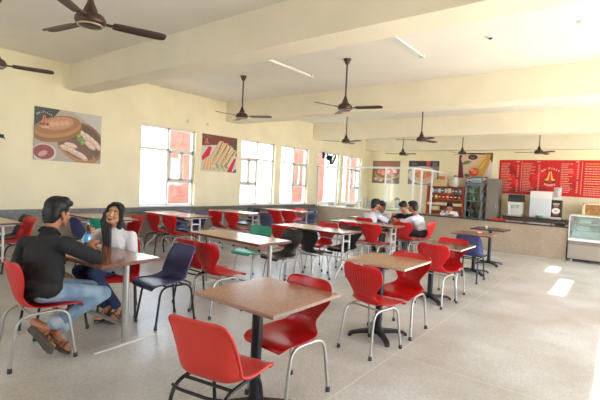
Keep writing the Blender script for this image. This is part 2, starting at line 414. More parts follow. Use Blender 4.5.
# ------------------------------------------------------------------ printed boards
def flatmat(rgb, rough=.45):
    return mat('print_%02x%02x%02x' % tuple(int(v) for v in rgb), rgb, rough)
class Canvas:
    def __init__(s, w, h): s.w, s.h = w, h; s.mb = MB(); s.z = .0006
    def poly(s, pts, rgb, m=None):
        P = [(min(max(x, 0), s.w), min(max(y, 0), s.h), s.z) for x, y in pts]; s.z += .00025
        s.mb.faces(P, [list(range(len(P)))], m or flatmat(rgb))
    def rect(s, x, y, w, h, rgb): s.poly([(x, y), (x + w, y), (x + w, y + h), (x, y + h)], rgb)
    def ell(s, cx, cy, rx, ry, rgb, rot=0, n=28):
        c, k = math.cos(rot), math.sin(rot)
        s.poly([(cx + rx * math.cos(2 * PI * i / n) * c - ry * math.sin(2 * PI * i / n) * k, cy + rx * math.cos(2 * PI * i / n) * k + ry * math.sin(2 * PI * i / n) * c) for i in range(n)], rgb)
    def text(s, t, x, y, size, rgb, rot=0):
        cu = bpy.data.curves.new('t', 'FONT'); cu.body = t; cu.size = size; cu.align_x = 'CENTER'; cu.align_y = 'CENTER'; cu.offset = size * .012
        o = bpy.data.objects.new('t', cu); COL.objects.link(o); bpy.context.view_layer.update()
        dg = bpy.context.evaluated_depsgraph_get(); me = bpy.data.meshes.new_from_object(o.evaluated_get(dg), depsgraph=dg)
        Mx = Matrix.Translation((x, y, s.z)) @ Matrix.Rotation(rot, 4, 'Z'); s.z += .00025
        s.mb.faces([Mx @ v.co for v in me.vertices], [list(p.vertices) for p in me.polygons], flatmat(rgb))
        bpy.data.objects.remove(o); bpy.data.meshes.remove(me); bpy.data.curves.remove(cu)
    def arc(s, t, cx, cy, R, size, rgb, up=True, step=None):
        step = step or size * .82 / R; n = len(t)
        for i, ch in enumerate(t):
            if ch == ' ': continue
            a = (i - (n - 1) / 2) * step
            if up: s.text(ch, cx + R * math.sin(a), cy + R * math.cos(a), size, rgb, -a)
            else: s.text(ch, cx + R * math.sin(a), cy - R * math.cos(a), size, rgb, a)
    def logo(s, cx, cy, k, rgb, txt=(245, 235, 225)):
        """two slim hands pressed together over a leafy base, words arched above and below"""
        for sg in (-1, 1):
            s.poly([(cx + sg * .004 * k, cy + .19 * k), (cx + sg * .035 * k, cy + .17 * k), (cx + sg * .075 * k, cy - .02 * k), (cx + sg * .15 * k, cy - .10 * k), (cx + sg * .11 * k, cy - .13 * k), (cx + sg * .03 * k, cy - .08 * k)][::sg], rgb)
            s.ell(cx + sg * .11 * k, cy - .14 * k, .05 * k, .035 * k, (70, 70, 40), sg * .4, 14)
        s.ell(cx, cy - .13 * k, .055 * k, .045 * k, (205, 40, 70), 0, 14)
        s.arc('DA-PILLY', cx, cy - .06 * k, .34 * k, .085 * k, txt)
        s.arc('FOODS', cx, cy + .08 * k, .34 * k, .085 * k, txt, False)
def board(name, cv, backing, mtx, label, cat, group=None, part='print'):
    r = empty(name, label=label, cat=cat, group=group); r.matrix_world = mtx
    MB().box((0, 0, -.012), (cv.w, cv.h, 0)).build('panel', backing, r)
    cv.mb.build(part, None, r); return r
def onleft(y, z): return Matrix(((0, 0, 1, XL + .016), (1, 0, 0, y), (0, 1, 0, z), (0, 0, 0, 1)))
def onfar(x, z): return Matrix(((1, 0, 0, x), (0, 0, -1, YF - .016), (0, 1, 0, z), (0, 0, 0, 1)))
M_board = mat('poster_board_white', (215, 208, 196), .6)

# dumplings in a bamboo steamer
c = Canvas(1.205, .95); W, H = c.w, c.h
c.rect(0, 0, W, H, (178, 164, 150)); c.poly([(0, H), (.36 * W, H), (.2 * W, .72 * H), (0, .5 * H)], (66, 70, 62)); c.poly([(.55 * W, H), (W, H), (W, .6 * H), (.8 * W, .8 * H)], (196, 190, 182))
c.ell(.70 * W, .40 * H, .37 * W, .40 * H, (150, 104, 58), -.5); c.ell(.70 * W, .42 * H, .33 * W, .34 * H, (104, 74, 52), -.5)
c.ell(.62 * W, .20 * H, .33 * W, .17 * H, (176, 126, 70), -.45); c.ell(.60 * W, .27 * H, .30 * W, .16 * H, (120, 84, 60), -.45)
for i, (x, y, a) in enumerate(((.46, .27, -.3), (.55, .22, -.5), (.63, .17, -.5), (.70, .13, -.6), (.52, .33, -.2), (.72, .55, -.9), (.80, .50, -.9), (.87, .44, -.9), (.93, .38, -.9), (.82, .36, -.6))):
    c.ell(x * W, y * H, .105 * W, .055 * H, (206, 172, 150), a, 16); c.ell(x * W, (y + .012) * H, .085 * W, .032 * H, (232, 206, 186), a, 14)
    for k in (-1, 0, 1): c.ell(x * W + k * .03 * W, (y + .015) * H, .006 * W, .028 * H, (206, 164, 142), a + .5, 6)
c.ell(.66 * W, .48 * H, .055 * W, .07 * H, (112, 144, 72), .3, 9); c.ell(.70 * W, .41 * H, .035 * W, .05 * H, (134, 166, 90), -.4, 7); c.ell(.63 * W, .54 * H, .03 * W, .04 * H, (150, 176, 104), .4, 7)
c.ell(.33 * W, .58 * H, .36 * W, .20 * H, (146, 98, 52), .28); c.ell(.33 * W, .66 * H, .355 * W, .20 * H, (184, 130, 76), .28); c.ell(.33 * W, .70 * H, .33 * W, .17 * H, (164, 112, 66), .28)
c.ell(.34 * W, .73 * H, .22 * W, .12 * H, (196, 142, 104), .28)
for k in range(4): c.ell((.24 + .07 * k) * W, (.70 + .02 * k) * H, .035 * W, .05 * H, (212, 164, 134), .5, 10)
c.ell(.14 * W, .15 * H, .17 * W, .17 * H, (214, 204, 192)); c.ell(.135 * W, .16 * H, .145 * W, .14 * H, (150, 66, 54)); c.ell(.12 * W, .13 * H, .07 * W, .05 * H, (208, 154, 140), .5)
c.logo(.13 * W, .76 * H, .50, (214, 132, 104))
board('poster', c, M_board, onleft(3.0, 1.70), 'poster of dumplings in a bamboo steamer on the window wall near the tables', 'poster')
# sandwiches
c = Canvas(1.18, .93); W, H = c.w, c.h
c.rect(0, 0, W, H, (214, 204, 192)); c.poly([(0, H), (W, H), (W, .70 * H), (.55 * W, .76 * H), (0, .68 * H)], (126, 62, 48)); c.poly([(.85 * W, .95 * H), (W, .9 * H), (W, .45 * H), (.9 * W, .6 * H)], (86, 80, 66))
c.poly([(0, .38 * H), (.18 * W, .68 * H), (.27 * W, .66 * H), (.20 * W, .42 * H), (.02 * W, .28 * H)], (206, 34, 48))
c.poly([(.72 * W, .02 * H), (.92 * W, .40 * H), (.99 * W, .42 * H), (.86 * W, .0)], (210, 40, 52)); c.poly([(.87 * W, 0), (W, 0), (W, .13 * H)], (76, 84, 128))
for i, (x0, x1, t) in enumerate(((.20, .58, .86), (.32, .72, .82), (.44, .82, .76), (.56, .96, .66))):
    y0 = .22 - .02 * i
    c.poly([(x0 * W, y0 * H), ((x0 + .10) * W, (y0 - .03) * H), ((x1 + .03) * W, (t - .07) * H), (x1 * W, t * H), ((x1 - .11) * W, t * H), ((x0 - .04) * W, (y0 + .05) * H)], (206, 176, 136))
    for k, col in ((0, (226, 196, 156)), (.05, (176, 156, 104)), (.08, (116, 84, 62)), (.105, (228, 202, 168))):
        c.poly([((x0 + k) * W, (y0 - k * .3) * H), ((x0 + k + .03) * W, (y0 - .01 - k * .3) * H), ((x1 - .04 + k * .6) * W, (t - .03 - k * .4) * H), ((x1 - .07 + k * .6) * W, (t - k * .3) * H)], col)
    for k in range(7): c.ell((x0 + .09 + (x1 - x0 - .1) * k / 8) * W, (y0 + .03 + (t - y0 - .1) * k / 8) * H, .018 * W, .014 * H, ((150, 150, 84), (196, 120, 84), (232, 214, 180))[(k + i) % 3], .7, 8)
for k in range(9):
    c.poly([((.02 + .03 * k) * W, (.04 + .02 * (k % 3)) * H), ((.05 + .03 * k) * W, (.03 + .02 * (k % 3)) * H), ((.12 + .02 * k) * W, (.34 - .02 * (k % 4)) * H), ((.09 + .02 * k) * W, (.36 - .02 * (k % 4)) * H)], ((228, 178, 128), (214, 158, 108), (236, 196, 150))[k % 3])
for k in range(9): c.ell((.34 + .045 * k) * W, (.08 + .03 * (k % 3)) * H, .045 * W, .035 * H, ((176, 184, 120), (204, 206, 156), (156, 166, 96))[k % 3], .4 * k, 9)
c.logo(.11 * W, .80 * H, .5, (220, 140, 116), (190, 150, 130))
board('poster', c, M_board, onleft(6.74, 1.70), 'poster of club sandwiches with chips between the first two windows', 'poster')
# far wall: plate of food
c = Canvas(1.19, .90); W, H = c.w, c.h
c.rect(0, 0, W, H, (122, 96, 80)); c.poly([(0, H), (W, H), (W, .7 * H), (0, .8 * H)], (150, 112, 86)); c.ell(.55 * W, .45 * H, .47 * W, .30 * H, (196, 160, 84)); c.ell(.55 * W, .50 * H, .44 * W, .27 * H, (150, 92, 64))
for i in range(9): c.ell((.27 + .07 * i) * W, (.52 + .09 * math.sin(i * 1.9)) * H, .085 * W, .10 * H, ((222, 140, 108), (206, 116, 84), (232, 170, 140))[i % 3], i * .7, 14)
for i in range(3): c.ell((.14 + .1 * i) * W, (.20 - .03 * i) * H, .07 * W, .07 * H, ((220, 196, 186), (190, 140, 130), (208, 180, 168))[i], .3, 12)
c.ell(.85 * W, .18 * H, .12 * W, .08 * H, (96, 92, 70)); c.poly([(.30 * W, .9 * H), (.55 * W, .98 * H), (.7 * W, .8 * H), (.4 * W, .8 * H)], (178, 92, 76))
board('poster', c, M_board, onfar(-8.19, 1.67), 'poster of orange pieces on a yellow plate, first on the counter wall', 'poster')
c = Canvas(1.19, .90); W, H = c.w, c.h
c.rect(0, 0, W, H, (128, 122, 120)); c.rect(0, .78 * H, W, .22 * H, (62, 58, 62)); c.poly([(.57 * W, H), (.72 * W, H), (.70 * W, .80 * H), (.6 * W, .78 * H)], (206, 60, 88)); c.rect(.1 * W, .82 * H, .18 * W, .1 * H, (96, 92, 100)); c.rect(.78 * W, .80 * H, .16 * W, .14 * H, (116, 112, 118))
c.ell(.48 * W, .40 * H, .48 * W, .38 * H, (214, 208, 202)); c.ell(.5 * W, .40 * H, .36 * W, .29 * H, (222, 182, 150))
for i in range(5): c.ell((.33 + .09 * i) * W, (.42 + .05 * math.sin(2 * i)) * H, .10 * W, .12 * H, ((214, 136, 92), (226, 158, 116))[i % 2], i * .8, 14)
board('poster', c, M_board, onfar(-6.64, 1.68), 'poster of a round white plate under a black band on the counter wall', 'poster')
# rolled wrap
c = Canvas(1.13, .88); W, H = c.w, c.h
c.rect(0, 0, W, H, (214, 186, 160)); c.poly([(0, 0), (.17 * W, 0), (.12 * W, .55 * H), (.06 * W, .75 * H), (.10 * W, .92 * H), (.18 * W, H), (0, H)], (110, 30, 50)); c.poly([(.1 * W, H), (W, H), (W, .9 * H), (.5 * W, .96 * H)], (116, 64, 56))
c.poly([(.86 * W, 0), (W, 0), (W, .7 * H), (.9 * W, .5 * H)], (226, 206, 196)); c.poly([(.9 * W, .95 * H), (W, .95 * H), (W, .62 * H), (.93 * W, .74 * H)], (92, 60, 48))
c.poly([(.34 * W, .08 * H), (.78 * W, .98 * H), (.95 * W, .94 * H), (.90 * W, .55 * H), (.74 * W, .04 * H)], (198, 152, 72)); c.poly([(.44 * W, .34 * H), (.74 * W, .92 * H), (.86 * W, .88 * H), (.72 * W, .40 * H)], (220, 182, 100))
for i in range(6): c.ell((.58 + .05 * i) * W, (.38 + .09 * i) * H, .05 * W, .02 * H, (176, 120, 52), .9, 10)
c.ell(.47 * W, .24 * H, .15 * W, .17 * H, (206, 74, 42)); c.ell(.50 * W, .25 * H, .09 * W, .09 * H, (232, 116, 70)); c.ell(.40 * W, .33 * H, .06 * W, .05 * H, (236, 170, 104))
c.ell(.24 * W, .62 * H, .16 * W, .07 * H, (112, 128, 68), .3, 11); c.ell(.28 * W, .10 * H, .09 * W, .07 * H, (96, 112, 62), -.3, 9)
c.ell(.42 * W, .82 * H, .19 * W, .155 * H, (226, 182, 170)); c.ell(.42 * W, .83 * H, .145 * W, .105 * H, (78, 64, 48)); c.ell(.40 * W, .81 * H, .08 * W, .04 * H, (110, 100, 66))
board('poster', c, M_board, onfar(-4.75, 1.99), 'poster of a rolled wrap and a dip bowl above the drinks fridge', 'poster')
# menu board
c = Canvas(3.75, 1.13); W, H = c.w, c.h
RED = (206, 24, 26)
def mx(px): return px
c.rect(0, 0, W, H, RED)
c.poly([(.22, .95), (.36, .98), (.62, .62), (.62, .36), (.5, .44)], (160, 16, 22)); c.poly([(.28, .6), (.45, .66), (.66, .3), (.5, .24)], (228, 32, 34)); c.ell(.55, .15, .2, .12, (180, 22, 26)); c.ell(1.2, .62, .22, .1, (226, 34, 34), .5); c.ell(1.25, .18, .2, .08, (170, 18, 24)); c.ell(2.1, .35, .16, .12, (188, 20, 26)); c.ell(2.15, .85, .14, .2, (226, 30, 32)); c.ell(3.2, .5, .3, .2, (222, 30, 32))
for x in (.675, 2.335): c.rect(x, .08, .018, 1.0, (226, 150, 140))
def lines(x0, x1, y0, y1, n, price=True, heads=(), dense=False):
    for i in range(n):
        y = y0 - (y0 - y1) * i / (n - 1); x = x0; hd = i in heads
        col = (240, 150, 60) if hd else (230, 160, 140)
        end = x0 + (x1 - x0) * (.95 if dense else random.uniform(.38, .72))
        hh = (y0 - y1) / (n - 1) * .40
        while x < end - .02:
            ww = min(random.uniform(.03, .11), end - x); c.rect(x, y, ww, hh, col); x += ww + .011
        if price and not hd: c.rect(x1 - .05, y, .05, hh, (232, 170, 150))
lines(.06, .60, 1.00, .08, 18, True, (0, 9)); c.rect(.52, 1.06, .1, .03, (232, 170, 150))
lines(.73, 1.22, 1.00, .10, 18, True, (0,)); c.rect(1.12, 1.06, .1, .03, (232, 170, 150))
lines(1.80, 2.27, 1.00, .12, 17, True, (9,)); c.rect(2.17, 1.06, .1, .03, (232, 170, 150))
lines(2.42, 3.05, 1.00, .70, 5, False, (0,), True); lines(2.42, 3.05, .62, .40, 4, False, (0,), True); lines(2.42, 3.05, .32, .06, 5, False, (0,), True)
lines(3.15, 3.65, 1.0, .1, 17, True, (0, 8))
c.logo(1.52, .58, 1.0, (240, 190, 96), (250, 240, 232))
board('menu_board', c, mat('menu_red_board', RED, .5), onfar(-3.39, 1.505), 'long red menu board with columns of white writing and a praying hands logo', 'menu board')

# ------------------------------------------------------------------ chairs
def cr(pts, n):
    """Catmull-Rom through rows of numbers"""
    out = []
    P = [pts[0]] + list(pts) + [pts[-1]]
    for i in range(1, len(P) - 2):
        for k in range(n):
            t = k / n
            out.append([.5 * (2 * b + (c_ - a) * t + (2 * a - 5 * b + 4 * c_ - d) * t * t + (3 * b - a - 3 * c_ + d) * t ** 3) for a, b, c_, d in zip(P[i - 1], P[i], P[i + 1], P[i + 2])])
    out.append(list(pts[-1])); return out
def shell(rows, nu=15, per=3, bead=0.0, ex=2.2):
    R = cr(rows, per); mb = MB(); vs = []; uvs = []; fs = []
    for i, (x, z, hw, cu) in enumerate(R):
        a = R[max(0, i - 1)]; b = R[min(len(R) - 1, i + 1)]; tx, tz = b[0] - a[0], b[1] - a[1]; l = math.hypot(tx, tz) or 1
        nx, nz = -tz / l, tx / l            # the sitter's side
        if nz < 0 and nx < 0: nx, nz = -nx, -nz
        for k in range(nu):
            u = -1 + 2 * k / (nu - 1); q = cu * abs(u) ** ex
            vs.append(Vector((x - tz / l * -1 * q if False else x + abs(tz) / l * q, u * hw, z + abs(tx) / l * q))); uvs.append((.5 + u / 2, i / (len(R) - 1)))
    for i in range(len(R) - 1):
        for k in range(nu - 1):
            a = i * nu + k; fs.append([a, a + 1, a + nu + 1, a + nu])
    mb.faces(vs, fs, None, True, uvs)
    if bead:
        n = len(R); loop = [vs[k] for k in range(nu)] + [vs[i * nu + nu - 1] for i in range(1, n)] + [vs[(n - 1) * nu + k] for k in range(nu - 2, -1, -1)] + [vs[i * nu] for i in range(n - 2, 0, -1)]
        loop += [loop[0]]
        mb.tube(loop, bead, None, 6, False)
    return mb
S_ROWS = [(.232, .405, .165, 0), (.228, .43, .195, .0), (.17, .444, .216, .010), (.05, .436, .222, .02), (-.08, .432, .212, .03), (-.165, .452, .168, .034), (-.205, .515, .124, .028), (-.222, .585, .160, .03), (-.24, .665, .220, .036), (-.258, .735, .226, .042), (-.272, .785, .205, .044), (-.277, .806, .165, .04), (-.278, .810, .12, .03)]
P_ROWS = [(.225, .40, .17, 0), (.222, .428, .198, .0), (.15, .442, .210, .008), (.0, .430, .212, .02), (-.12, .432, .210, .045), (-.185, .462, .208, .07), (-.215, .535, .208, .07), (-.232, .62, .206, .055), (-.248, .70, .200, .035), (-.262, .755, .19, .016), (-.268, .778, .168, .008), (-.270, .786, .13, .004)]
S_ROWS = [(a + .045, b, c_, d) for a, b, c_, d in S_ROWS]; P_ROWS = [(a + .045, b, c_, d) for a, b, c_, d in P_ROWS]
def bend(pts, r, n=5):
    P = [Vector(p) for p in pts]; out = [P[0]]
    for i in range(1, len(P) - 1):
        a = (P[i - 1] - P[i]); b = (P[i + 1] - P[i]); q = min(r, a.length * .48, b.length * .48); a.normalize(); b.normalize()
        s, e = P[i] + a * q, P[i] + b * q
        for k in range(n + 1):
            t = k / n; out.append(s * (1 - t) ** 2 + P[i] * 2 * t * (1 - t) + e * t * t)
    out.append(P[-1]); return out
CH = {}
def make_chair(kind, smat, fmat):
    r = empty('cafe_chair')
    if kind == 'S': o = shell(S_ROWS).build('seat_shell', smat, r)
    else: o = shell(P_ROWS, bead=.0065, ex=5.0).build('seat_shell', smat, r)
    applied(o, [('SOLIDIFY', dict(thickness=.008, offset=0)), ('SUBSURF', dict(levels=1, render_levels=1))])
    for p in o.data.polygons: p.use_smooth = True
    for s in (-1, 1):
        fr = MB().tube(bend([(-.235, s * .185, .012), (-.185, s * .165, .405), (.165, s * .165, .412), (.225, s * .185, .012)], .10), .0115, None, 9).build('leg_loop', fmat, r)
        for fx in (-.235, .225):
            MB().lathe([(0, 0), (.0165, 0), (.0175, .006), (.0155, .036), (0, .036)], None, 10, Matrix.Translation((fx, s * .185, 0))).build('foot_cap', M_rubber, fr)
    for fx in (-.10, .10):
        MB().tube([(fx, -.165, .409), (fx, .165, .409)], .0095, None, 8).build('crossbar', fmat, r)
    if kind == 'P':
        MB().tube(bend([(-.185, -.168, .395), (-.215, -.10, .40), (-.215, .10, .40), (-.185, .168, .395)], .04), .009, None, 8).build('rear_rail', fmat, r)
    return r
COLS = {'red': ((200, 22, 26), .3), 'blue': ((58, 60, 104), .38), 'teal': ((38, 150, 124), .35), 'black': ((30, 29, 30), .33), 'slate': ((74, 78, 104), .4), 'scarlet': ((206, 52, 42), .42)}
def chair(kind, colr, fr, x, y, h, label):
    key = (kind, colr, fr)
    if key not in CH:
        rgb, ro = COLS[colr]
        sm = shell_mat('ribbed_%s_plastic' % colr, rgb, ro) if kind == 'S' else mat('smooth_%s_plastic' % colr, rgb, ro)
        CH[key] = make_chair(kind, sm, M_steel if fr == 'grey' else M_black); o = CH[key]
    else: o = copy_tree(CH[key])
    o.location = (x, y, 0); o.rotation_euler.z = math.radians(h)
    tag(o, label, 'chair', 'moulded cafe chairs around the tables'); return o
# round the nearest pedestal table
chair('P', 'scarlet', 'black', -1.74, 1.59, 101, 'plain red chair with black legs, its back turned, in front of the nearest square table')
chair('S', 'red', 'grey', -1.83, 2.34, -94, 'red waisted chair with grey legs tucked behind the nearest square table')
chair('S', 'red', 'grey', -1.80, 3.53, 80, 'red waisted chair showing its ribbed back at the near side of the second square table')
chair('S', 'red', 'grey', -1.79, 4.21, -88, 'red waisted chair on the far side of the second square table')
chair('S', 'red', 'grey', -1.90, 5.56, 84, 'red waisted chair with ribbed back at the near side of the grey-green square table')
chair('S', 'red', 'grey', -1.93, 6.08, -88, 'red waisted chair behind the grey-green square table')
chair('P', 'blue', 'black', -2.00, 7.45, 90, 'dark blue chair with black legs at the small brown table before the counter')
# at the couple's table
chair('S', 'red', 'grey', -3.69, 1.39, 86, 'red waisted chair with grey legs that the man in black sits on')
chair('P', 'red', 'black', -4.24, 1.74, 90, 'red chair with black legs beside the man in black, mostly hidden by him')
chair('P', 'red', 'black', -4.32, 2.42, -32, 'red chair with black legs that the laughing woman in white sits on')
chair('P', 'blue', 'black', -3.73, 2.62, -92, 'dark blue chair with black legs next to the woman in white')
# second long table
chair('S', 'red', 'grey', -3.62, 3.22, 88, 'red waisted chair with grey legs directly behind the blue chair')
chair('P', 'red', 'black', -4.03, 3.30, 88, 'red chair with black legs half hidden by the blue chair, beside the waisted red one')
chair('S', 'teal', 'grey', -4.46, 4.66, -88, 'teal green waisted chair behind the second long table')
chair('S', 'black', 'grey', -3.90, 4.72, -97, 'black waisted chair with its seat towards the viewer, next to the teal chair')
# third long table
chair('S', 'black', 'grey', -3.82, 5.36, 86, 'black waisted chair with its back turned at the near side of the third long table')
chair('S', 'red', 'grey', -4.40, 5.42, 90, 'red waisted chair at the third long table, hidden behind the black chairs')
chair('S', 'red', 'grey', -4.25, 6.22, -90, 'red waisted chair on the far side of the third long table')
chair('S', 'black', 'grey', -3.72, 6.16, -90, 'black waisted chair on the far side of the third long table, beside its end frame')
# fourth long table
chair('S', 'red', 'grey', -4.18, 7.18, 90, 'red waisted chair at the fourth long table, partly covered by the broad-backed red one')
chair('S', 'red', 'grey', -3.72, 7.24, 90, 'red waisted chair showing its broad back at the end of the fourth long table')
# the students' table
chair('S', 'red', 'grey', -3.58, 8.36, 90, 'empty red waisted chair just before the students table')
chair('S', 'red', 'grey', -3.42, 8.96, 178, 'red waisted chair that the student at the table end sits on')
# tables along the window wall
chair('S', 'red', 'black', -7.04, 4.76, 90, 'red chair with black legs at the wall table under the first window')
chair('S', 'red', 'grey', -6.58, 4.80, 90, 'red waisted chair with grey legs at the wall table under the first window')
chair('P', 'blue', 'black', -7.62, 5.58, -90, 'blue chair behind the wall table under the first window, nearer the wall')
chair('P', 'blue', 'black', -7.10, 5.60, -90, 'blue chair behind the wall table under the first window, by its end frame')
chair('S', 'red', 'grey', -7.16, 6.40, 90, 'red waisted chair at the wall table under the sandwich poster, nearer the wall')
chair('S', 'red', 'grey', -6.68, 6.45, 90, 'red waisted chair at the wall table under the sandwich poster, nearer the aisle')
chair('S', 'black', 'grey', -7.50, 7.62, -90, 'black chair on the far side of the wall table under the sandwich poster')
chair('P', 'slate', 'grey', -6.58, 7.42, 90, 'slate blue chair with a light rim, standing alone behind the teal chair')
chair('P', 'red', 'grey', -6.98, 8.20, 90, 'red chair at the farthest wall table, beside the slate blue chair')
chair('S', 'red', 'grey', -6.62, 8.32, 90, 'red chair at the farthest wall table, nearer the aisle')
chair('P', 'red', 'grey', -7.40, 9.40, -90, 'red chair on the far side of the farthest wall table')
chair('P', 'blue', 'grey', -6.92, 9.40, -90, 'blue chair on the far side of the farthest wall table, by the counter corner')
chair('P', 'black', 'black', -7.55, 2.44, -90, 'black chair behind the wall table at the photo edge')
chair('P', 'red', 'black', -7.16, 2.36, -90, 'red chair behind the wall table at the photo edge, next to the black one')
chair('P', 'blue', 'black', -7.00, 3.32, 90, 'dark blue chair seen between the man and the woman')
chair('S', 'teal', 'grey', -6.56, 3.44, 90, 'teal green chair behind the arm of the woman in white')
chair('P', 'red', 'grey', -6.84, 3.96, -90, 'red chair at the wall table behind the shoulder of the woman in white')

# ------------------------------------------------------------------ tables
def laminate(name, rgb, rough=.2): 
    r, g, b = rgb
    return speckle(name, rgb, [(min(255, r + 16), min(255, g + 14), min(255, b + 12)), (r - 12, g - 12, b - 12), rgb], rough, 130)
LAM = laminate('brown_speckled_laminate', (166, 120, 104)); LAM2 = laminate('tan_laminate', (176, 136, 108)); LAMG = laminate('grey_green_stone_top', (84, 86, 74), .15); LAMD = laminate('dark_laminate', (84, 76, 68)); LAMR = laminate('reddish_brown_laminate', (142, 88, 68), .16)
M_edge = mat('worn_table_edging', (150, 124, 108), .5); M_edgeb = mat('brown_table_edging', (112, 66, 48), .5); M_edget = mat('pale_table_edging', (190, 176, 160), .5)
def pedestal(x, y, top, edge, label, sz=.345, px=0, py=0, rz=0):
    r = empty('pedestal_table', (x, y, 0), rz, label, 'table', 'square pedestal tables along the aisle')
    t = MB().box((-sz + .006, -sz + .006, .734), (sz - .006, sz - .006, .757), None, .004).build('table_top', top, r)
    e = MB()
    for a in range(4):
        e.box((-sz, sz - .008, .735), (sz, sz, .754), None, .003, Matrix.Rotation(a * PI / 2, 4, 'Z'))
    e.build('edge_band', edge, t)
    MB().box((px - .14, py - .14, .719), (px + .14, py + .14, .734), None, .003).build('top_plate', M_black, r)
    MB().tube([(px, py, .05), (px, py, .720)], .036, None, 16).build('column', M_black, r)
    MB().lathe([(0, .03), (.06, .03), (.055, .075), (.04, .085), (0, .085)], None, 16, Matrix.Translation((px, py, 0))).build('hub', M_black, r)
    for k in range(4):
        Mx = Matrix.Translation((px, py, 0)) @ Matrix.Rotation(PI / 4 + k * PI / 2, 4, 'Z')
        f = MB(); vs = []
        for xx, hw, z0, z1 in ((.03, .03, .03, .075), (.18, .027, .032, .062), (.27, .024, .022, .048), (.30, .024, .0, .03)):
            vs += [Mx @ Vector(q) for q in ((xx, -hw, z0), (xx, hw, z0), (xx, hw, z1), (xx, -hw, z1))]
        fs = [[3, 2, 1, 0], [12, 13, 14, 15]]
        for i in range(3):
            for j in range(4): fs.append([i * 4 + j, i * 4 + (j + 1) % 4, i * 4 + 4 + (j + 1) % 4, i * 4 + 4 + j])
        f.faces(vs, fs); ft = f.build('base_foot', M_black, r)
        MB().lathe([(0, 0), (.02, 0), (.018, .018), (0, .018)], None, 10, Mx @ Matrix.Translation((.295, 0, 0))).build('glide', M_rubber, ft)
    return r
pedestal(-1.88, 2.14, LAM, M_edge, 'nearest square table with a brown speckled top on a black post', .36, .03, -.13)
pedestal(-1.92, 4.05, LAM2, M_edget, 'square tan table with a pale edge on a black cross base, second from the viewer', .345, .02, -.17)
pedestal(-1.95, 5.88, LAMG, M_edget, 'square pedestal table with a shiny grey-green top', .345, -.08, -.2)
pedestal(-2.10, 8.05, LAM, M_edgeb, 'small square pedestal table with a brown top and the dark blue chair', .345, -.03, .12)
pedestal(-2.16, 9.42, LAMD, M_black, 'square pedestal table with a dark top, closest to the counter', .33, 0, 0)

def long_table(x, y, rz, kind, top, edge, label, L=1.44, Wd=.60, hh=.755):
    r = empty('long_table', (x, y, 0), math.radians(rz), label, 'table', 'long cafe tables in rows')
    a, b = L / 2, Wd / 2
    t = MB().box((-a + .006, -b + .006, hh - .03), (a - .006, b - .006, hh), None, .004).build('table_top', top, r)
    e = MB()
    for s in (-1, 1):
        e.box((-a, s * b - .005, hh - .029), (a, s * b + .005, hh - .003), None, .003); e.box((s * a - .005, -b, hh - .029), (s * a + .005, b, hh - .003), None, .003)
    e.build('edge_band', edge, t)
    if kind == 'A':      # one stout tube at each end on an angle-iron foot
        for s in (-1, 1):
            lg = MB().tube([(s * (a - .10), 0, .012), (s * (a - .10), 0, hh - .03)], .027, None, 16).build('leg', M_steel, r)
            MB().box((s * (a - .10) - .05, -.31, 0), (s * (a - .10) + .05, .31, .012), None, .002).build('foot_bar', M_palesteel, lg)
            MB().box((s * (a - .10) - .02, -b + .05, hh - .05), (s * (a - .10) + .02, b - .05, hh - .03), None, .002).build('top_bracket', M_steel, lg)
        MB().box((-a + .1, -.015, .15), (a - .1, .015, .18), None, .002).build('stretcher', M_steel, r)
        rl = MB().box((-a + .12, -.012, hh - .15), (a - .12, .012, hh - .03), None, .002).build('apron_rail', M_palesteel, r)
        for k in (-.35, -.05, .2, .45):
            MB().lathe([(0, -.03), (.012, -.03), (.012, .03), (0, .03)], None, 10, Matrix.Translation((k, 0, hh - .14)) @ Matrix.Rotation(PI / 2, 4, 'X')).build('bolt', M_black, rl)
    else:                # ladder end frames on arched feet
        for s in (-1, 1):
            X = s * (a - .10); f = MB()
            for u in (-.10, .10): f.box((X - .014, u - .014, .20), (X + .014, u + .014, hh - .03), None, .002)
            for z in (.24, .42, .58): f.box((X - .011, -.10, z), (X + .011, .10, z + .024), None, .002)
            f.box((X - .014, -b + .06, hh - .055), (X + .014, b - .06, hh - .03), None, .002)
            fr = f.build('end_frame', M_palesteel, r)
            for u in (-1, 1):
                MB().tube(bend([(X, u * .10, .24), (X, u * .13, .17), (X, u * .25, .10), (X, u * .28, .012)], .07), .014, None, 9).build('arched_foot', M_palesteel, fr)
        MB().box((-a + .1, -.014, .30), (a - .1, .014, .325), None, .002).build('stretcher', M_palesteel, r)
        MB().box((-a + .1, .10, .58), (a - .1, .128, .60), None, .002).build('under_rail', M_palesteel, r)
    return r
long_table(-4.10, 1.98, 4, 'A', LAMR, M_edgeb, 'long reddish brown table where the man in black and the woman sit')
long_table(-4.14, 4.02, -2, 'A', LAM2, M_edgeb, 'long tan table with window glare in front of the teal chair')
long_table(-4.20, 5.95, 0, 'B', LAM2, M_edgeb, 'long brown table on ladder frames behind the black chairs', Wd=.62)
long_table(-4.20, 7.75, 0, 'B', LAM2, M_edgeb, 'long brown table with two red chairs in front of the students')
long_table(-4.58, 9.12, 0, 'A', LAMR, M_edgeb, 'long table that the four students lean on, near the counter')
long_table(-7.30, 5.32, 0, 'B', LAM2, M_edgeb, 'long wall table under the first window with red and blue chairs', Wd=.66)
long_table(-7.36, 7.10, 0, 'B', LAM2, M_edgeb, 'long wall table under the sandwich poster with two red chairs')
long_table(-7.25, 8.92, 0, 'A', LAM2, M_edgeb, 'farthest long wall table by the counter corner')
long_table(-7.52, 2.02, 0, 'B', LAM2, M_edgeb, 'long wall table cut by the photo edge behind the man in black', Wd=.62)
long_table(-7.32, 3.72, 0, 'B', LAM2, M_edgeb, 'long wall table seen between the man and the woman')

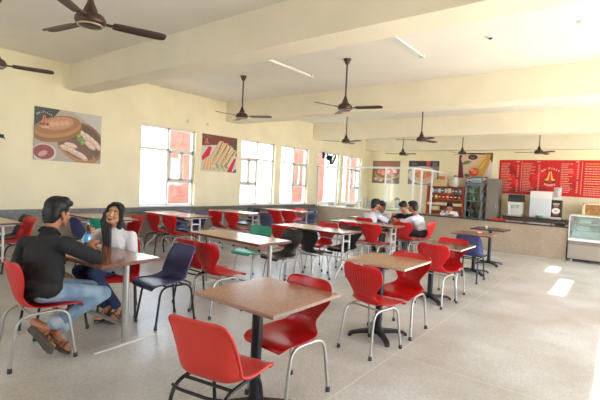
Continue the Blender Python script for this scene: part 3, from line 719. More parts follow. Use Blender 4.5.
# ------------------------------------------------------------------ service counter
XC0, XC1, YC = XL + .06, -.99, 11.68
ct = empty('service_counter', ((XC0 + XC1) / 2, YC + .32, 0), 0, 'long serving counter faced in speckled beige granite with a dark stone top', 'counter')
xc = (XC0 + XC1) / 2
MB().box((XC0 - xc, -.30, 0), (XC1 - xc, .30, .765), None, .003).build('granite_front', M_counterfront, ct)
MB().box((-4.88 - xc, -.34, .765), (XC1 + .01 - xc, .33, .80), None, .005).build('dark_top', M_countertop, ct)
MB().box((XC0 - xc, -.34, .765), (-4.88 - xc, .33, .80), None, .005).build('pale_top', M_paletop, ct)
# screen of white posts and rails standing on the counter, returning towards the far wall
sc = empty('counter_screen', (-6.6, YC + .02, .80), 0, 'white post and rail glass screen standing on the counter', 'screen')
for px in (-8.28, -7.52, -6.64, -5.76, -4.88):
    wd = .036 if px != -4.88 else .06
    MB().box((px + 6.6 - wd / 2, -.03, 0), (px + 6.6 + wd / 2, .03, 1.28), None, .004).build('post', M_white, sc)
MB().box((-8.30 + 6.6, -.03, 1.28), (-4.85 + 6.6, .03, 1.34), None, .004).build('top_rail', M_white, sc)
for yy in (.62, 1.5): MB().box((1.70, yy - .03, -.80), (1.75, yy + .03, 1.28), None, .004).build('return_post', M_white, sc)
MB().box((1.70, .03, 1.285), (1.75, 3.30, 1.335), None, .004).build('return_rail', M_alu, sc)
for a, b in ((-8.26, -7.54), (-7.50, -6.66), (-6.62, -5.78), (-5.74, -4.91)):
    MB().box((a + 6.6, -.003, .01), (b + 6.6, .003, 1.28)).build('glass_sheet', glass('screen_glass', (.98, .99, .98), .025), sc)
# worktop against the far wall
bc = empty('back_worktop', (-.6, 15.08, 0), 0, 'dark worktop against the far wall under the menu board', 'worktop')
MB().box((-2.45, -.33, 0), (3.2, .33, .76)).build('cabinet_body', mat('worktop_body', (74, 60, 54), .5), bc)
MB().box((-2.47, -.36, .76), (3.2, .34, .80), None, .004).build('stone_top', M_countertop, bc)
bw = empty('sink_worktop', (-7.1, 14.2, 0), 0, 'pale worktop with glassware behind the screen in the far corner', 'worktop')
MB().box((-1.15, -.3, 0), (1.2, .3, .80)).build('cabinet_body', M_wall, bw)
MB().box((-1.17, -.33, .80), (1.22, .32, .84), None, .004).build('stone_top', M_paletop, bw)

# red snack rack
M_rack = mat('red_brown_painted_wood', (168, 58, 38), .5, var=.12, scale=8); M_rackin = mat('brown_wood_back', (184, 110, 66), .5, var=.15, scale=6)
rk = empty('snack_rack', (-4.93, 14.85, 0), 0, 'red-brown wooden snack rack behind the cashier', 'rack')
MB().box((-.62, .16, .10), (.62, .19, 1.66)).build('back_panel', M_rackin, rk)
for s in (-1, 1): MB().box((s * .62 - .025, -.2, 0), (s * .62 + .025, .19, 1.66), None, .004).build('side_panel', M_rack, rk)
SH = (.55, .80, 1.0, 1.20, 1.42)
for z in SH + (1.64,): MB().box((-.60, -.19, z - .02), (.60, .16, z), None, .003).build('shelf', M_rack if z > 1.5 else M_rackin, rk)
for z in (1.05, 1.0): MB().box((-.6, -.2, z - .02), (.6, -.188, z + .02), None, .002).build('price_strip', mat('cream_strip', (226, 206, 164), .5), rk)
def packet(x, y, z, w_, h_, rgb, label, grp):
    r = empty('snack_packet', (x, y, z), random.uniform(-.15, .15), label, 'snack packet', grp)
    mb = MB(); vs = []; fs = []; nx, nz = 5, 6
    for sd in (-1, 1):
        for i in range(nx):
            for j in range(nz):
                u, v = i / (nx - 1), j / (nz - 1); b_ = .03 * math.sin(PI * u) ** .5 * math.sin(PI * v) ** .6 if 0 < u < 1 and 0 < v < 1 else .0015
                vs.append(((u - .5) * w_, sd * b_, v * h_))
    for sd in range(2):
        for i in range(nx - 1):
            for j in range(nz - 1):
                a = sd * nx * nz + i * nz + j; fs.append([a, a + 1, a + nz + 1, a + nz])
    mb.faces(vs, fs, mat('packet_%02x%02x%02x' % rgb, rgb, .3), True)
    mb.build('pouch', None, r)
    MB().box((-w_ * .3, -.0325, h_ * .4), (w_ * .3, -.029, h_ * .62)).build('printed_band', mat('packet_band', (236, 226, 206), .4), r)
rows = [(1.42, [(200, 206, 214), (120, 150, 176), (226, 226, 220), (70, 116, 140), (214, 190, 150), (232, 222, 196), (150, 120, 96), (90, 130, 160), (120, 172, 190)], 'top shelf'),
        (1.20, [(110, 64, 50), (222, 190, 60), (214, 60, 40), (206, 40, 34), (226, 90, 40), (196, 44, 40), (90, 60, 50), (170, 96, 60)], 'second shelf')]
NAMEC = ['pale grey', 'steel blue', 'white', 'dark blue', 'tan', 'cream', 'brown', 'mid blue', 'light blue']
NAME2 = ['dark brown', 'yellow', 'orange red', 'crimson', 'orange', 'dull red', 'blackish brown', 'copper']
for z, cs, nm in rows:
    for i, cc in enumerate(cs):
        packet(-4.93 - .48 + .96 * i / (len(cs) - 1), 14.78, z + .001, .105, random.uniform(.13, .16), cc, '%s snack packet on the %s of the red-brown rack' % ((NAMEC if nm[0] == 't' else NAME2)[i], nm), 'snack packets on the %s' % nm)
def carton(name, x, y, z, w_, d_, h_, rgb, label, cat, rz=0, lid=None):
    r = empty(name, (x, y, z), rz, label, cat)
    MB().box((-w_ / 2, -d_ / 2, 0), (w_ / 2, d_ / 2, h_), None, .004).build('body', mat('carton_%02x%02x%02x' % rgb, rgb, .6), r)
    MB().box((-w_ / 2 - .003, -d_ / 2 - .003, h_ - .02), (w_ / 2 + .003, d_ / 2 + .003, h_ + .004), None, .002).build('flap', mat('carton_%02x%02x%02x' % (lid or tuple(int(v * .9) for v in rgb)), lid or rgb, .6), r)
    return r
carton('carton', -5.28, 14.82, .801, .24, .2, .13, (226, 206, 160), 'cream carton low on the red-brown rack beside the cashier', 'box')
carton('carton', -5.02, 14.8, 1.001, .5, .16, .07, (222, 200, 150), 'flat cream box row on the third shelf of the rack', 'box')
carton('carton', -5.16, 14.85, 1.641, .50, .26, .24, (206, 176, 134), 'large buff carton standing on top of the red-brown rack', 'box')
carton('carton', -5.14, 14.85, 1.886, .16, .14, .12, (208, 128, 84), 'small orange-brown box on top of the large buff carton', 'box')
r = empty('storage_jug', (-4.66, 14.85, 1.641), 0, 'white jug with a brown lid on top of the red-brown rack', 'jug')
MB().lathe([(0, 0), (.10, 0), (.115, .05), (.11, .25), (.06, .33), (.055, .37), (0, .37)], n=18).build('body', M_white, r)
MB().lathe([(0, .36), (.062, .36), (.062, .40), (0, .405)], n=16).build('lid', mat('brown_lid', (150, 88, 60), .5), r)
MB().tube(bend([(.10, 0, .10), (.17, 0, .12), (.17, 0, .24), (.09, 0, .27)], .05), .011, None, 8).build('handle', M_white, r)

# drinks fridge
fx, fy = -3.985, 14.98
fr = empty('drinks_fridge', (fx, fy, 0), 0, 'tall black glass-door drinks fridge with striped side', 'fridge')
w2 = .27
f = MB(); f.box((-w2, .28, 0), (w2, .31, 2.02)); f.box((-w2, -.28, 0), (w2, .31, .36)); f.box((-w2, -.28, 1.98), (w2, .31, 2.02)); f.box((-w2, -.28, 0), (-w2 + .03, .31, 2.02)); f.box((w2 - .03, -.28, 0), (w2, .31, 2.02))
f.build('cabinet', mat('fridge_black', (30, 34, 38), .4), fr)
MB().box((-w2 + .03, .26, .36), (w2 - .03, .28, 1.98)).build('liner', mat('fridge_liner', (176, 186, 178), .5), fr)
for z in (.62, .88, 1.20, 1.50): MB().box((-w2 + .03, -.22, z - .012), (w2 - .03, .27, z)).build('shelf', M_stainless, fr)
d = MB()
for a, b, c0, c1 in ((-w2, -w2 + .045, .36, 1.74), (w2 - .045, w2, .36, 1.74), (-w2, w2, .36, .42), (-w2, w2, 1.70, 1.76)): d.box((a, -.32, c0), (b, -.285, c1), None, .004)
dd = d.build('door', mat('fridge_door_frame', (118, 132, 132), .4), fr)
MB().box((-w2 + .04, -.305, .41), (w2 - .04, -.298, 1.71)).build('door_glass', glass('fridge_glass', (.9, .96, .94), .06), dd)
MB().box((w2 - .035, -.345, .95), (w2 - .015, -.32, 1.25), None, .003).build('handle', M_black, dd)
hd = MB().box((-w2, -.32, 1.77), (w2, -.28, 2.02), None, .004).build('header_sign', mat('fridge_header', (96, 112, 116), .35), fr)
c = Canvas(.52, .24); c.z = .001
c.rect(.20, .05, .30, .14, (150, 172, 176)); c.rect(.22, .15, .26, .02, (190, 204, 206)); c.rect(.22, .08, .24, .03, (126, 150, 156))
def roundel(c, x, y, R):
    c.ell(x, y, R, R, (236, 236, 232)); n = 14
    up = [(x + R * .93 * math.cos(a), y + R * .93 * math.sin(a)) for a in [PI * (.06 + .88 * i / n) for i in range(n + 1)]]
    c.poly(up, (206, 34, 44)); c.poly([(px, 2 * y - py) for px, py in up][::-1], (32, 60, 140))
roundel(c, .105, .12, .085)
o = c.mb.build('printed_sign', None, hd); o.matrix_local = Matrix(((1, 0, 0, -.26), (0, 0, -1, -.3205), (0, 1, 0, 1.775), (0, 0, 0, 1)))
c = Canvas(.56, 1.96); c.z = .001
c.rect(0, 0, .56, 1.96, (236, 238, 244))
for k, col in enumerate(((52, 84, 170), (214, 74, 60), (70, 104, 184), (226, 110, 84), (96, 128, 200), (52, 84, 170), (214, 74, 60))):
    y = -.1 + k * .31; c.poly([(0, y), (.56, y + .26), (.56, y + .36), (0, y + .08)], col)
roundel(c, .28, 1.5, .14)
o = c.mb.build('striped_side', None, fr); o.matrix_local = Matrix(((0, 0, 1, w2 + .001), (1, 0, 0, -.26), (0, 1, 0, .03), (0, 0, 0, 1)))
def bottle(x, y, z, h, R, rgb, cap, label, grp):
    r = empty('drink_bottle', (x, y, z), 0, label, 'bottle', grp)
    MB().lathe([(0, 0), (R, 0), (R, h * .55), (R * .9, h * .66), (R * .38, h * .84), (R * .36, h * .93), (0, h * .93)], n=12).build('body', mat('bottle_%02x%02x%02x' % rgb, rgb, .2), r)
    MB().lathe([(0, h * .92), (R * .44, h * .92), (R * .44, h), (0, h)], n=10).build('cap', mat('bottlecap_%02x%02x%02x' % cap, cap, .4), r)
for (z, cols) in ((1.501, [((206, 206, 200), (200, 60, 50)), ((214, 214, 210), (60, 90, 160)), ((200, 204, 204), (220, 220, 220)), ((196, 190, 80), (220, 200, 60))]), (1.201, [((84, 150, 80), (60, 120, 60)), ((96, 160, 90), (220, 220, 210))]), (.881, [((120, 96, 84), (60, 40, 40)), ((84, 70, 64), (200, 60, 50)), ((150, 140, 130), (230, 230, 230)), ((110, 84, 70), (40, 40, 40))]), (.621, [((160, 164, 160), (230, 230, 230)), ((130, 136, 140), (60, 90, 150))])):
    tier = {1.501: 'top', 1.201: 'second', .881: 'third', .621: 'lowest'}[z]
    for i, (cc, kp) in enumerate(cols):
        bottle(fx - .17 + .115 * i, fy - .05, z, .20 if z > .9 else .22, .033, cc, kp, 'bottle %s on the %s shelf of the drinks fridge' % (('by the hinge side', 'next but one to the hinge side', 'second from the handle side', 'by the handle side')[i], tier), 'bottles in the drinks fridge')
# grey cabinet beside the fridge
gc = empty('steel_cabinet', (-3.40, 14.98, 0), 0, 'tall plain grey cabinet beside the drinks fridge', 'cabinet')
MB().box((-.17, -.28, 0), (.17, .3, 1.96), None, .004).build('body', mat('grey_cabinet', (136, 128, 118), .5), gc)
MB().box((-.165, -.298, .05), (.165, -.28, 1.94), None, .003).build('door', mat('grey_cabinet', (136, 128, 118), .5), gc)
MB().box((.12, -.315, 1.0), (.135, -.298, 1.14), None, .002).build('handle', M_steel, gc)

# coffee machine, white refrigerator, drink dispenser, framed wooden box
cm = empty('coffee_machine', (-2.72, 14.92, .80), 0, 'white coffee machine with a black hopper under the menu board', 'coffee machine')
MB().box((-.21, -.2, 0), (.21, .2, .05), None, .004).build('drip_base', M_stainless, cm)
MB().box((-.21, .02, .05), (.21, .2, .46), None, .006).build('body', M_white, cm)
MB().box((-.20, -.19, .30), (-.14, .03, .46), None, .004).build('side_arm', M_white, cm); MB().box((-.19, -.18, .05), (-.14, -.13, .32), None, .004).build('leg', M_white, cm)
MB().box((-.2, -.2, .36), (.2, .05, .44), None, .006).build('group_head', M_white, cm)
for s in (-.08, .09): MB().lathe([(0, .26), (.02, .26), (.03, .30), (.03, .36), (0, .36)], None, 12, Matrix.Translation((s, -.12, 0))).build('spout', M_stainless, cm)
MB().box((-.20, -.19, .46), (.22, .19, .68), None, .01).build('hopper', mat('black_hopper', (38, 36, 36), .35), cm)
wf = empty('ice_machine', (-2.02, 15.05, .80), 0, 'plain white two-panel cabinet standing on the back worktop beside the drink dispenser', 'cabinet')
MB().box((-.29, -.22, 0), (.29, .28, .83), None, .008).build('body', M_white, wf)
MB().box((-.288, -.25, 0.02), (.288, -.22, .60), None, .006).build('lower_door', mat('pale_blue_white', (214, 218, 222), .35), wf); MB().box((-.288, -.25, .61), (.288, -.22, .82), None, .006).build('upper_door', M_white, wf)
MB().box((-.27, -.272, .40), (-.25, -.25, .54), None, .003).build('handle', M_stainless, wf)
dm = empty('drink_dispenser', (-1.60, 14.90, .80), 0, 'black drink dispenser with a white oval badge and a clear hopper', 'dispenser')
MB().box((-.145, -.02, 0), (.145, .22, .58), None, .006).build('body', mat('dispenser_brown_black', (48, 36, 34), .4), dm)
MB().box((-.15, -.16, 0), (.15, .0, .06), None, .004).build('drip_tray', M_stainless, dm)
c = Canvas(.27, .46); c.z = .0008
c.rect(.0, .0, .27, .46, (50, 38, 36)); c.rect(.05, .34, .17, .045, (206, 180, 140)); c.rect(.07, .29, .13, .03, (190, 160, 124)); c.ell(.135, .15, .118, .10, (206, 140, 140)); c.ell(.135, .15, .10, .082, (236, 232, 230)); c.rect(.09, .14, .09, .025, (110, 130, 176)); c.rect(.1, .115, .07, .012, (160, 120, 140)); c.rect(.06, .02, .15, .02, (150, 110, 96))
o = c.mb.build('printed_badge', None, dm); o.matrix_local = Matrix(((1, 0, 0, -.135), (0, 0, -1, -.021), (0, 1, 0, .10), (0, 0, 0, 1)))
MB().box((-.09, .02, .58), (.09, .2, .66), None, .004).build('neck', mat('clear_plastic_pale', (222, 222, 216), .3), dm)
MB().lathe([(0, .66), (.07, .66), (.105, .74), (.105, .93), (.1, .94), (0, .94)], None, 18, Matrix.Translation((0, .11, 0))).build('hopper', glass('hopper_plastic', (.85, .86, .86), .1, .1, .35), dm)
MB().lathe([(0, .94), (.108, .94), (.108, .965), (0, .97)], None, 18, Matrix.Translation((0, .11, 0))).build('hopper_lid', mat('grey_lid', (190, 186, 180), .5), dm)
wb = empty('wooden_crate', (-.25, 14.98, .80), 0, 'pale open box with a brown wood inside above the display case', 'crate')
fb = MB()
for a, b, c0, c1 in ((-.68, -.63, 0, .54), (.63, .68, 0, .54), (-.68, .68, 0, .05), (-.68, .68, .50, .54)): fb.box((a, -.15, c0), (b, .2, c1), None, .004)
fb.build('frame', mat('pale_wood_frame', (222, 204, 170), .5), wb)
MB().box((-.63, .16, .05), (.63, .19, .50)).build('back_board', mat('honey_wood', (176, 132, 76), .5, rgb2=(150, 104, 56), scale=7), wb)
# glass display case
dc = empty('display_case', (-.28, 11.98, 0), 0, 'glass-fronted pastry display case with a stainless base at the counter end', 'display case')
MB().box((-.68, -.34, .07), (.68, .34, .50), None, .006).build('base', mat('dull_stainless', (168, 158, 146), .35, .5), dc)
MB().box((-.685, -.35, .40), (.685, -.335, .49), None, .003).build('base_band', mat('dull_stainless_band', (140, 128, 116), .35, .5), dc)
for s in (-.6, .6):
    for u in (-.28, .28): MB().lathe([(0, 0), (.025, 0), (.02, .07), (0, .07)], None, 10, Matrix.Translation((s, u, 0))).build('foot', M_stainless, dc)
MB().box((-.69, -.36, .49), (.69, .34, .54), None, .004).build('sill', M_white, dc)
M_cg = glass('display_glass', (.86, .95, .92), .16, .03, .10)
MB().box((-.68, -.34, .54), (.68, -.334, 1.06)).build('front_glass', M_cg, dc)
for s in (-1, 1): MB().box((s * .68 - .003, -.33, .54), (s * .68 + .003, .33, 1.06)).build('side_glass', M_cg, dc)
MB().box((-.69, -.345, 1.06), (.69, .34, 1.085), None, .003).build('top_glass', mat('greenish_glass_edge', (196, 214, 206), .15), dc)
for z in (.72, .90): MB().box((-.66, -.26, z - .008), (.66, .32, z)).build('shelf', mat('shelf_glass_green', (190, 212, 204), .15), dc)
for s in (-.68, .68): MB().box((s - .012, -.345, .54), (s + .012, -.325, 1.07), None, .003).build('corner_post', M_stainless, dc)
MB().box((-.66, .31, .54), (.66, .33, 1.06)).build('rear_door', mat('pale_rear_panel', (206, 214, 208), .4), dc)
for i, (x, z, ww, h_, col, lb) in enumerate(((-.38, .901, .22, .09, (226, 226, 220), 'white cake box on the upper glass shelf of the display case'), (.05, .901, .26, .10, (168, 190, 190), 'pale green tub on the upper glass shelf of the display case'), (-.42, .721, .24, .10, (206, 212, 206), 'white tub on the lower glass shelf, by the counter side'), (.02, .721, .2, .12, (150, 170, 170), 'grey-green tub on the lower glass shelf, in its middle'), (.4, .721, .22, .1, (214, 206, 190), 'cream tub on the lower glass shelf, away from the counter'))):
    carton('food_tub', -.28 + x, 12.0, z, ww, .24, h_, col, lb, 'tub')
# things lying on the counter
r = empty('serving_tray', (-2.60, 12.0, .801), .1, 'red plastic tray on the dark counter top', 'tray')
MB().box((-.17, -.13, 0), (.17, .13, .008), None, .003).build('base', mat('tray_red', (206, 34, 36), .4), r)
tr = MB()
for a, b, c0, c1 in ((-.18, -.165, -.14, .14), (.165, .18, -.14, .14), (-.18, .18, -.14, -.125), (-.18, .18, .125, .14)): tr.box((a, c0, .004), (b, c1, .028), None, .003)
tr.build('rim', mat('tray_red', (206, 34, 36), .4), r)
r = empty('chutney_tub', (-2.0, 14.77, .801), 0, 'low green tub on the back worktop before the white cabinet', 'tub')
MB().lathe([(0, 0), (.09, 0), (.11, .07), (.105, .075), (0, .06)], n=18).build('bowl', mat('green_plastic', (88, 150, 104), .4), r)
MB().lathe([(.10, .068), (.116, .07), (.116, .08), (.10, .078)], n=18).build('rim', mat('green_plastic', (88, 150, 104), .4), r)
r = empty('card_machine', (-1.18, 11.95, .801), 0, 'black card machine on the counter next to the display case', 'machine')
MB().box((-.10, -.12, 0), (.10, .12, .06), None, .01).build('body', mat('black_plastic', (36, 34, 34), .4), r)
MB().box((-.08, -.10, .06), (.08, .02, .068), None, .002).build('screen', mat('dark_screen', (66, 70, 72), .2), r)
r = empty('juice_mixer', (-5.50, 12.05, .801), 0, 'tall clear mixer jar with a grey top on the counter behind the students', 'mixer')
MB().lathe([(0, 0), (.075, 0), (.07, .10), (0, .10)], n=16).build('motor_base', M_white, r)
MB().lathe([(.05, .10), (.06, .11), (.085, .34), (.08, .34), (.055, .115)], n=16).build('jar', glass('jar_glass', (.95, .97, .97), .1, .05, .35), r)
MB().lathe([(0, .34), (.087, .34), (.08, .39), (.03, .40), (.03, .42), (0, .42)], n=16).build('lid', mat('grey_mixer_lid', (120, 116, 110), .4), r)
r = empty('serving_tray', (-5.62, 11.78 + .15, .801), 0, 'flat green tray on the counter behind the student in black', 'tray')
MB().box((-.22, -.14, 0), (.22, .14, .01), None, .003).build('base', mat('tray_green', (60, 140, 92), .4), r)
MB().box((-.23, -.15, .008), (.23, -.135, .03), None, .003).build('rim', mat('tray_green', (60, 140, 92), .4), r)
for i, (x, h_, R, lb) in enumerate(((-6.62, .36, .075, 'tallest steel canister on the pale counter end behind the student facing away'), (-6.42, .28, .07, 'middle steel canister on the pale counter end'), (-6.22, .20, .075, 'shortest steel canister on the pale counter end'), (-7.95, .12, .11, 'wide steel bowl on the pale counter end near the window wall'), (-7.2, .10, .14, 'wide steel pan on the pale counter end between the screen posts'))):
    r = empty('steel_canister', (x, 12.08, .801), 0, lb, 'canister', 'steel vessels on the counter')
    MB().lathe([(0, 0), (R, 0), (R, h_ * .92), (R * 1.04, h_ * .95), (0, h_ * .95)], n=18).build('body', M_stainless, r)
    MB().lathe([(0, h_ * .95), (R * 1.02, h_ * .95), (R * .6, h_ * 1.04), (.012, h_ * 1.06), (.012, h_ * 1.1), (0, h_ * 1.1)], n=18).build('lid', M_stainless, r)
for i in range(6):
    r = empty('drinking_glass', (-7.9 + .2 * i, 14.1 + .06 * (i % 2), .841), 0, 'clear drinking glass standing on the pale worktop in the far corner', 'glass', 'drinking glasses on the corner worktop')
    MB().lathe([(0, 0), (.03, 0), (.038, .14), (.034, .14), (.027, .01), (0, .01)], n=12).build('tumbler', glass('tumbler_glass', (.9, .93, .93), .15, .03, .15), r)

# small things on the far tables
r = empty('wall_hook', (XL, 2.52, 2.06), 0, 'small dark hook on the window wall just before the dumpling poster', 'hook')
MB().box((0, -.03, -.03), (.012, .03, .03), None, .003).build('plate', M_black, r); MB().tube(bend([(.01, 0, 0), (.06, 0, 0), (.06, .03, -.05)], .02), .008, None, 8).build('arm', M_black, r)
r = empty('sauce_carton', (-2.02, 8.02, .758), .3, 'small red and white carton on the small brown square table', 'carton')
MB().box((-.03, -.025, 0), (.03, .025, .07), None, .003).build('body', mat('carton_red', (206, 70, 66), .5), r); MB().box((-.0305, -.0255, .02), (.0305, .0255, .042)).build('white_band', M_white, r)
r = empty('paper_cup', (-2.24, 9.40, .758), 0, 'white paper cup on the dark square table by the counter', 'cup')
MB().lathe([(0, 0), (.018, 0), (.025, .045), (.022, .045), (.017, .005), (0, .005)], n=14).build('cup', M_white, r); MB().lathe([(.0245, .042), (.027, .043), (.027, .047), (.0245, .047)], n=14).build('rolled_rim', M_white, r)

# black wall fan over the fourth window
r = empty('wall_fan', (XL, 12.05, 2.52), 0, 'black wall fan hanging over the fourth window, pointing down into the room', 'fan')
MB().box((0, -.07, -.11), (.02, .07, .11), None, .004).build('wall_plate', M_black, r)
MB().tube(bend([(.02, 0, .0), (.16, 0, .05), (.24, .02, -.06)], .05), .022, None, 10).build('arm', M_black, r)
Mx = Matrix.Translation((.27, .03, -.10)) @ Matrix.Rotation(math.radians(20), 4, 'Z') @ Matrix.Rotation(math.radians(112), 4, 'Y')
MB().lathe([(0, -.14), (.075, -.13), (.10, -.05), (.095, .04), (.04, .06), (0, .06)], None, 16, Mx).build('motor', M_black, r)
cg = MB()
for k in range(5): cg.lathe([(.03 + .037 * k, .17 - .012 * k * .5), (.034 + .037 * k, .174 - .012 * k * .5), (.034 + .037 * k, .168 - .012 * k * .5)], None, 24, Mx)
for k in range(28):
    a = 2 * PI * k / 28; cg.tube([Mx @ Vector((.02 * math.cos(a), .02 * math.sin(a), .17)), Mx @ Vector((.17 * math.cos(a), .17 * math.sin(a), .15)), Mx @ Vector((.195 * math.cos(a), .195 * math.sin(a), .10)), Mx @ Vector((.17 * math.cos(a), .17 * math.sin(a), .06)), Mx @ Vector((.05 * math.cos(a), .05 * math.sin(a), .03))], .0055, None, 5)
cg.lathe([(.19, .09), (.20, .10), (.19, .11)], None, 28, Mx)
cg.build('guard', M_black, r)
for k in range(3):
    a = 2 * PI * k / 3; A = Mx @ Matrix.Rotation(a, 4, 'Z') @ Matrix.Rotation(.4, 4, 'X'); bb = MB()
    bb.faces([A @ Vector(q) for q in ((.02, -.02, .10), (.16, -.07, .10), (.175, 0, .10), (.15, .06, .10), (.02, .02, .10), (.02, -.02, .104), (.16, -.07, .104), (.175, 0, .104), (.15, .06, .104), (.02, .02, .104))], [[0, 1, 2, 3, 4], [9, 8, 7, 6, 5], [0, 5, 6, 1], [1, 6, 7, 2], [2, 7, 8, 3], [3, 8, 9, 4], [4, 9, 5, 0]])
    bb.build('blade', M_black, r)
# ------------------------------------------------------------------ people
def frame(f, u):
    f = Vector(f).normalized(); u = Vector(u); r = f.cross(u).normalized(); u = r.cross(f).normalized()
    return Matrix((r, f, u)).transposed()          # columns: right, forward, up
def head_pieces(c, R, s=1.0):
    c = Vector(c); P = lambda x, y, z: c + R @ Vector((x, y, z)) * s
    e = lambda p, r, rot=None: ('e', P(*p), [v * s for v in r], R if rot is None else R @ rot)
    k = lambda a, ra, b, rb: ('c', P(*a), ra * s, P(*b), rb * s)
    L = [e((0, -.015, .03), (.074, .093, .086)), e((0, .028, -.03), (.060, .062, .085)), e((0, .05, -.092), (.034, .032, .026)),
         k((0, .088, .012), .010, (0, .110, -.026), .0135), e((0, .098, -.034), (.019, .014, .010)),
         k((-.036, .078, .030), .013, (.036, .078, .030), .013), k((-.05, .02, -.06), .022, (-.02, .055, -.095), .02), k((.05, .02, -.06), .022, (.02, .055, -.095), .02),
         e((.034, .064, -.03), (.027, .026, .028)), e((-.034, .064, -.03), (.027, .026, .028)), e((0, .074, -.066), (.028, .022, .022))]
    for q in (-1, 1):
        L += [e((q * .076, -.008, -.008), (.010, .022, .034), Matrix.Rotation(q * .25, 3, 'Z')), e((q * .073, .002, -.034), (.009, .010, .014))]
    return L
def face(body, c, R, s=1.0, mouth='closed'):
    la = mouth == 'open'
    c = Vector(c); P = lambda x, y, z: c + R @ Vector((x, y, z)) * s
    for q in (-1, 1):
        MB().ell(P(q * .031, .0755, .003), (.0135 * s, .0095 * s, (.0034 if la else .0065) * s), R, None, 12, 8).build('eye', M_eyewhite, body)
        MB().ell(P(q * .031, .0810, .003), (.0060 * s, .0052 * s, (.0036 if la else .0058) * s), R, None, 10, 6).build('iris', M_iris, body)
        MB().tube([P(q * .014, .0905, .027 + .006 * la), P(q * .032, .0895, .031 + .005 * la), P(q * .05, .0785, .026)], [.003 * s, .0032 * s, .002 * s], None, 6).build('eyebrow', M_hair, body)
    if mouth == 'closed':
        mb = MB(); mb.ell(P(0, .094, -.062), (.023 * s, .008 * s, .0055 * s), R, None, 12, 6); mb.ell(P(0, .092, -.071), (.019 * s, .008 * s, .006 * s), R, None, 12, 6); mb.build('lips', M_lips, body)
    else:
        MB().ell(P(0, .0905, -.068), (.021 * s, .009 * s, .013 * s), R, None, 14, 8).build('open_mouth', M_lipsdark, body)
        MB().ell(P(0, .0945, -.0585), (.016 * s, .006 * s, .0045 * s), R, None, 12, 6).build('teeth', M_teeth, body)
        mb = MB(); mb.tube([P(.023 * math.cos(a), .092 - .004 * abs(math.cos(a)), -.068 + .0145 * math.sin(a)) for a in [2 * PI * i / 16 for i in range(17)]], .004 * s, None, 6, False); mb.build('lips', M_lips, body)
def hair_short(body, c, R, s=1.0):
    c = Vector(c); P = lambda x, y, z: c + R @ Vector((x, y, z)) * s
    e = lambda p, r, rot=None: ('e', P(*p), [v * s for v in r], R if rot is None else R @ rot)
    k = lambda a, ra, b, rb: ('c', P(*a), ra * s, P(*b), rb * s)
    L = [e((0, -.022, .058), (.090, .104, .090)), e((0, -.062, .0), (.084, .062, .095)), e((0, -.07, -.055), (.066, .044, .055)), k((-.045, .066, .092), .026, (.048, .062, .092), .028), k((-.02, .02, .118), .03, (.03, .03, .118), .03),
         k((-.076, .004, .045), .013, (-.076, .008, -.004), .008), k((.076, .004, .045), .013, (.076, .008, -.004), .008), e((0, -.078, -.05), (.055, .03, .045))]
    for i in range(9):
        a = -1.1 + 2.2 * i / 8; L.append(k((.06 * math.sin(a), .03, .12), .02, (.078 * math.sin(a), .075 * math.cos(a) + .012, .078), .012))
    return blob('hair', L, M_hair, body, .006 * max(s, 1), 2)
def hand(w, d, n, sd, k=1.0, curl=(20, 25, 20), spread=1.0, thumb=35):
    """w wrist, d finger direction, n the way the palm faces, sd towards the thumb"""
    w = Vector(w); d = Vector(d).normalized(); n = (Vector(n) - d * Vector(n).dot(d)).normalized(); sd0 = Vector(sd); t = n.cross(d); sd = t if t.dot(sd0) > 0 else -t
    Rm = Matrix((sd, d, n)).transposed()
    L = [('e', w + d * .048 * k, [.040 * k, .050 * k, .016 * k], Rm), ('c', w, .024 * k, w + d * .03 * k, .023 * k)]
    for i, (o, ln) in enumerate(((.030, .92), (.010, 1.0), (-.011, .95), (-.030, .76))):
        p = w + d * .086 * k + sd * o * k; a = 0; r = .0092 * k
        q0 = w + d * .05 * k + sd * o * .8 * k; L.append(('c', q0, .010 * k, p, r))
        for j, sl in enumerate((.042, .028, .022)):
            a += math.radians(curl[j] * (1 + .08 * i)); v = d * math.cos(a) + n * math.sin(a) + sd * o * 1.4 * spread * (1 if j == 0 else .4)
            p2 = p + v.normalized() * sl * ln * k; L.append(('c', p, r, p2, r * .9)); p = p2; r *= .9
    p = w + d * .022 * k + sd * .026 * k; a = math.radians(thumb)
    v = (d * math.cos(a) + sd * math.sin(a) + n * .35).normalized(); p2 = p + v * .042 * k; L.append(('c', p, .0135 * k, p2, .0115 * k))
    v = (d * math.cos(a * .35) + sd * math.sin(a * .35) + n * .5).normalized(); p3 = p2 + v * .032 * k; L.append(('c', p2, .0115 * k, p3, .0095 * k))
    L.append(('c', p3, .0095 * k, p3 + v * .02 * k, .008 * k))
    return L
def foot_pieces(heel, toe, up, k=1.0):
    h = Vector(heel); t = Vector(toe); u = Vector(up).normalized(); d = (t - h).normalized()
    sd = d.cross(u).normalized(); Rm = Matrix((sd, d, u)).transposed(); ln = (t - h).length
    return [('e', h + d * .035 + u * .035, [.032, .042, .036], Rm), ('c', h + d * .05 + u * .045, .033, h + d * ln * .70 + u * .026, .030), ('e', h + d * ln * .72 + u * .018, [.044, .062, .020], Rm)] + \
           [('c', h + d * ln * .78 + sd * o + u * .014, .012, h + d * (ln * (.98 - .5 * abs(o - .025))) + sd * o * 1.1 + u * .012, .010) for o in (-.034, -.018, -.002, .014, .030)]
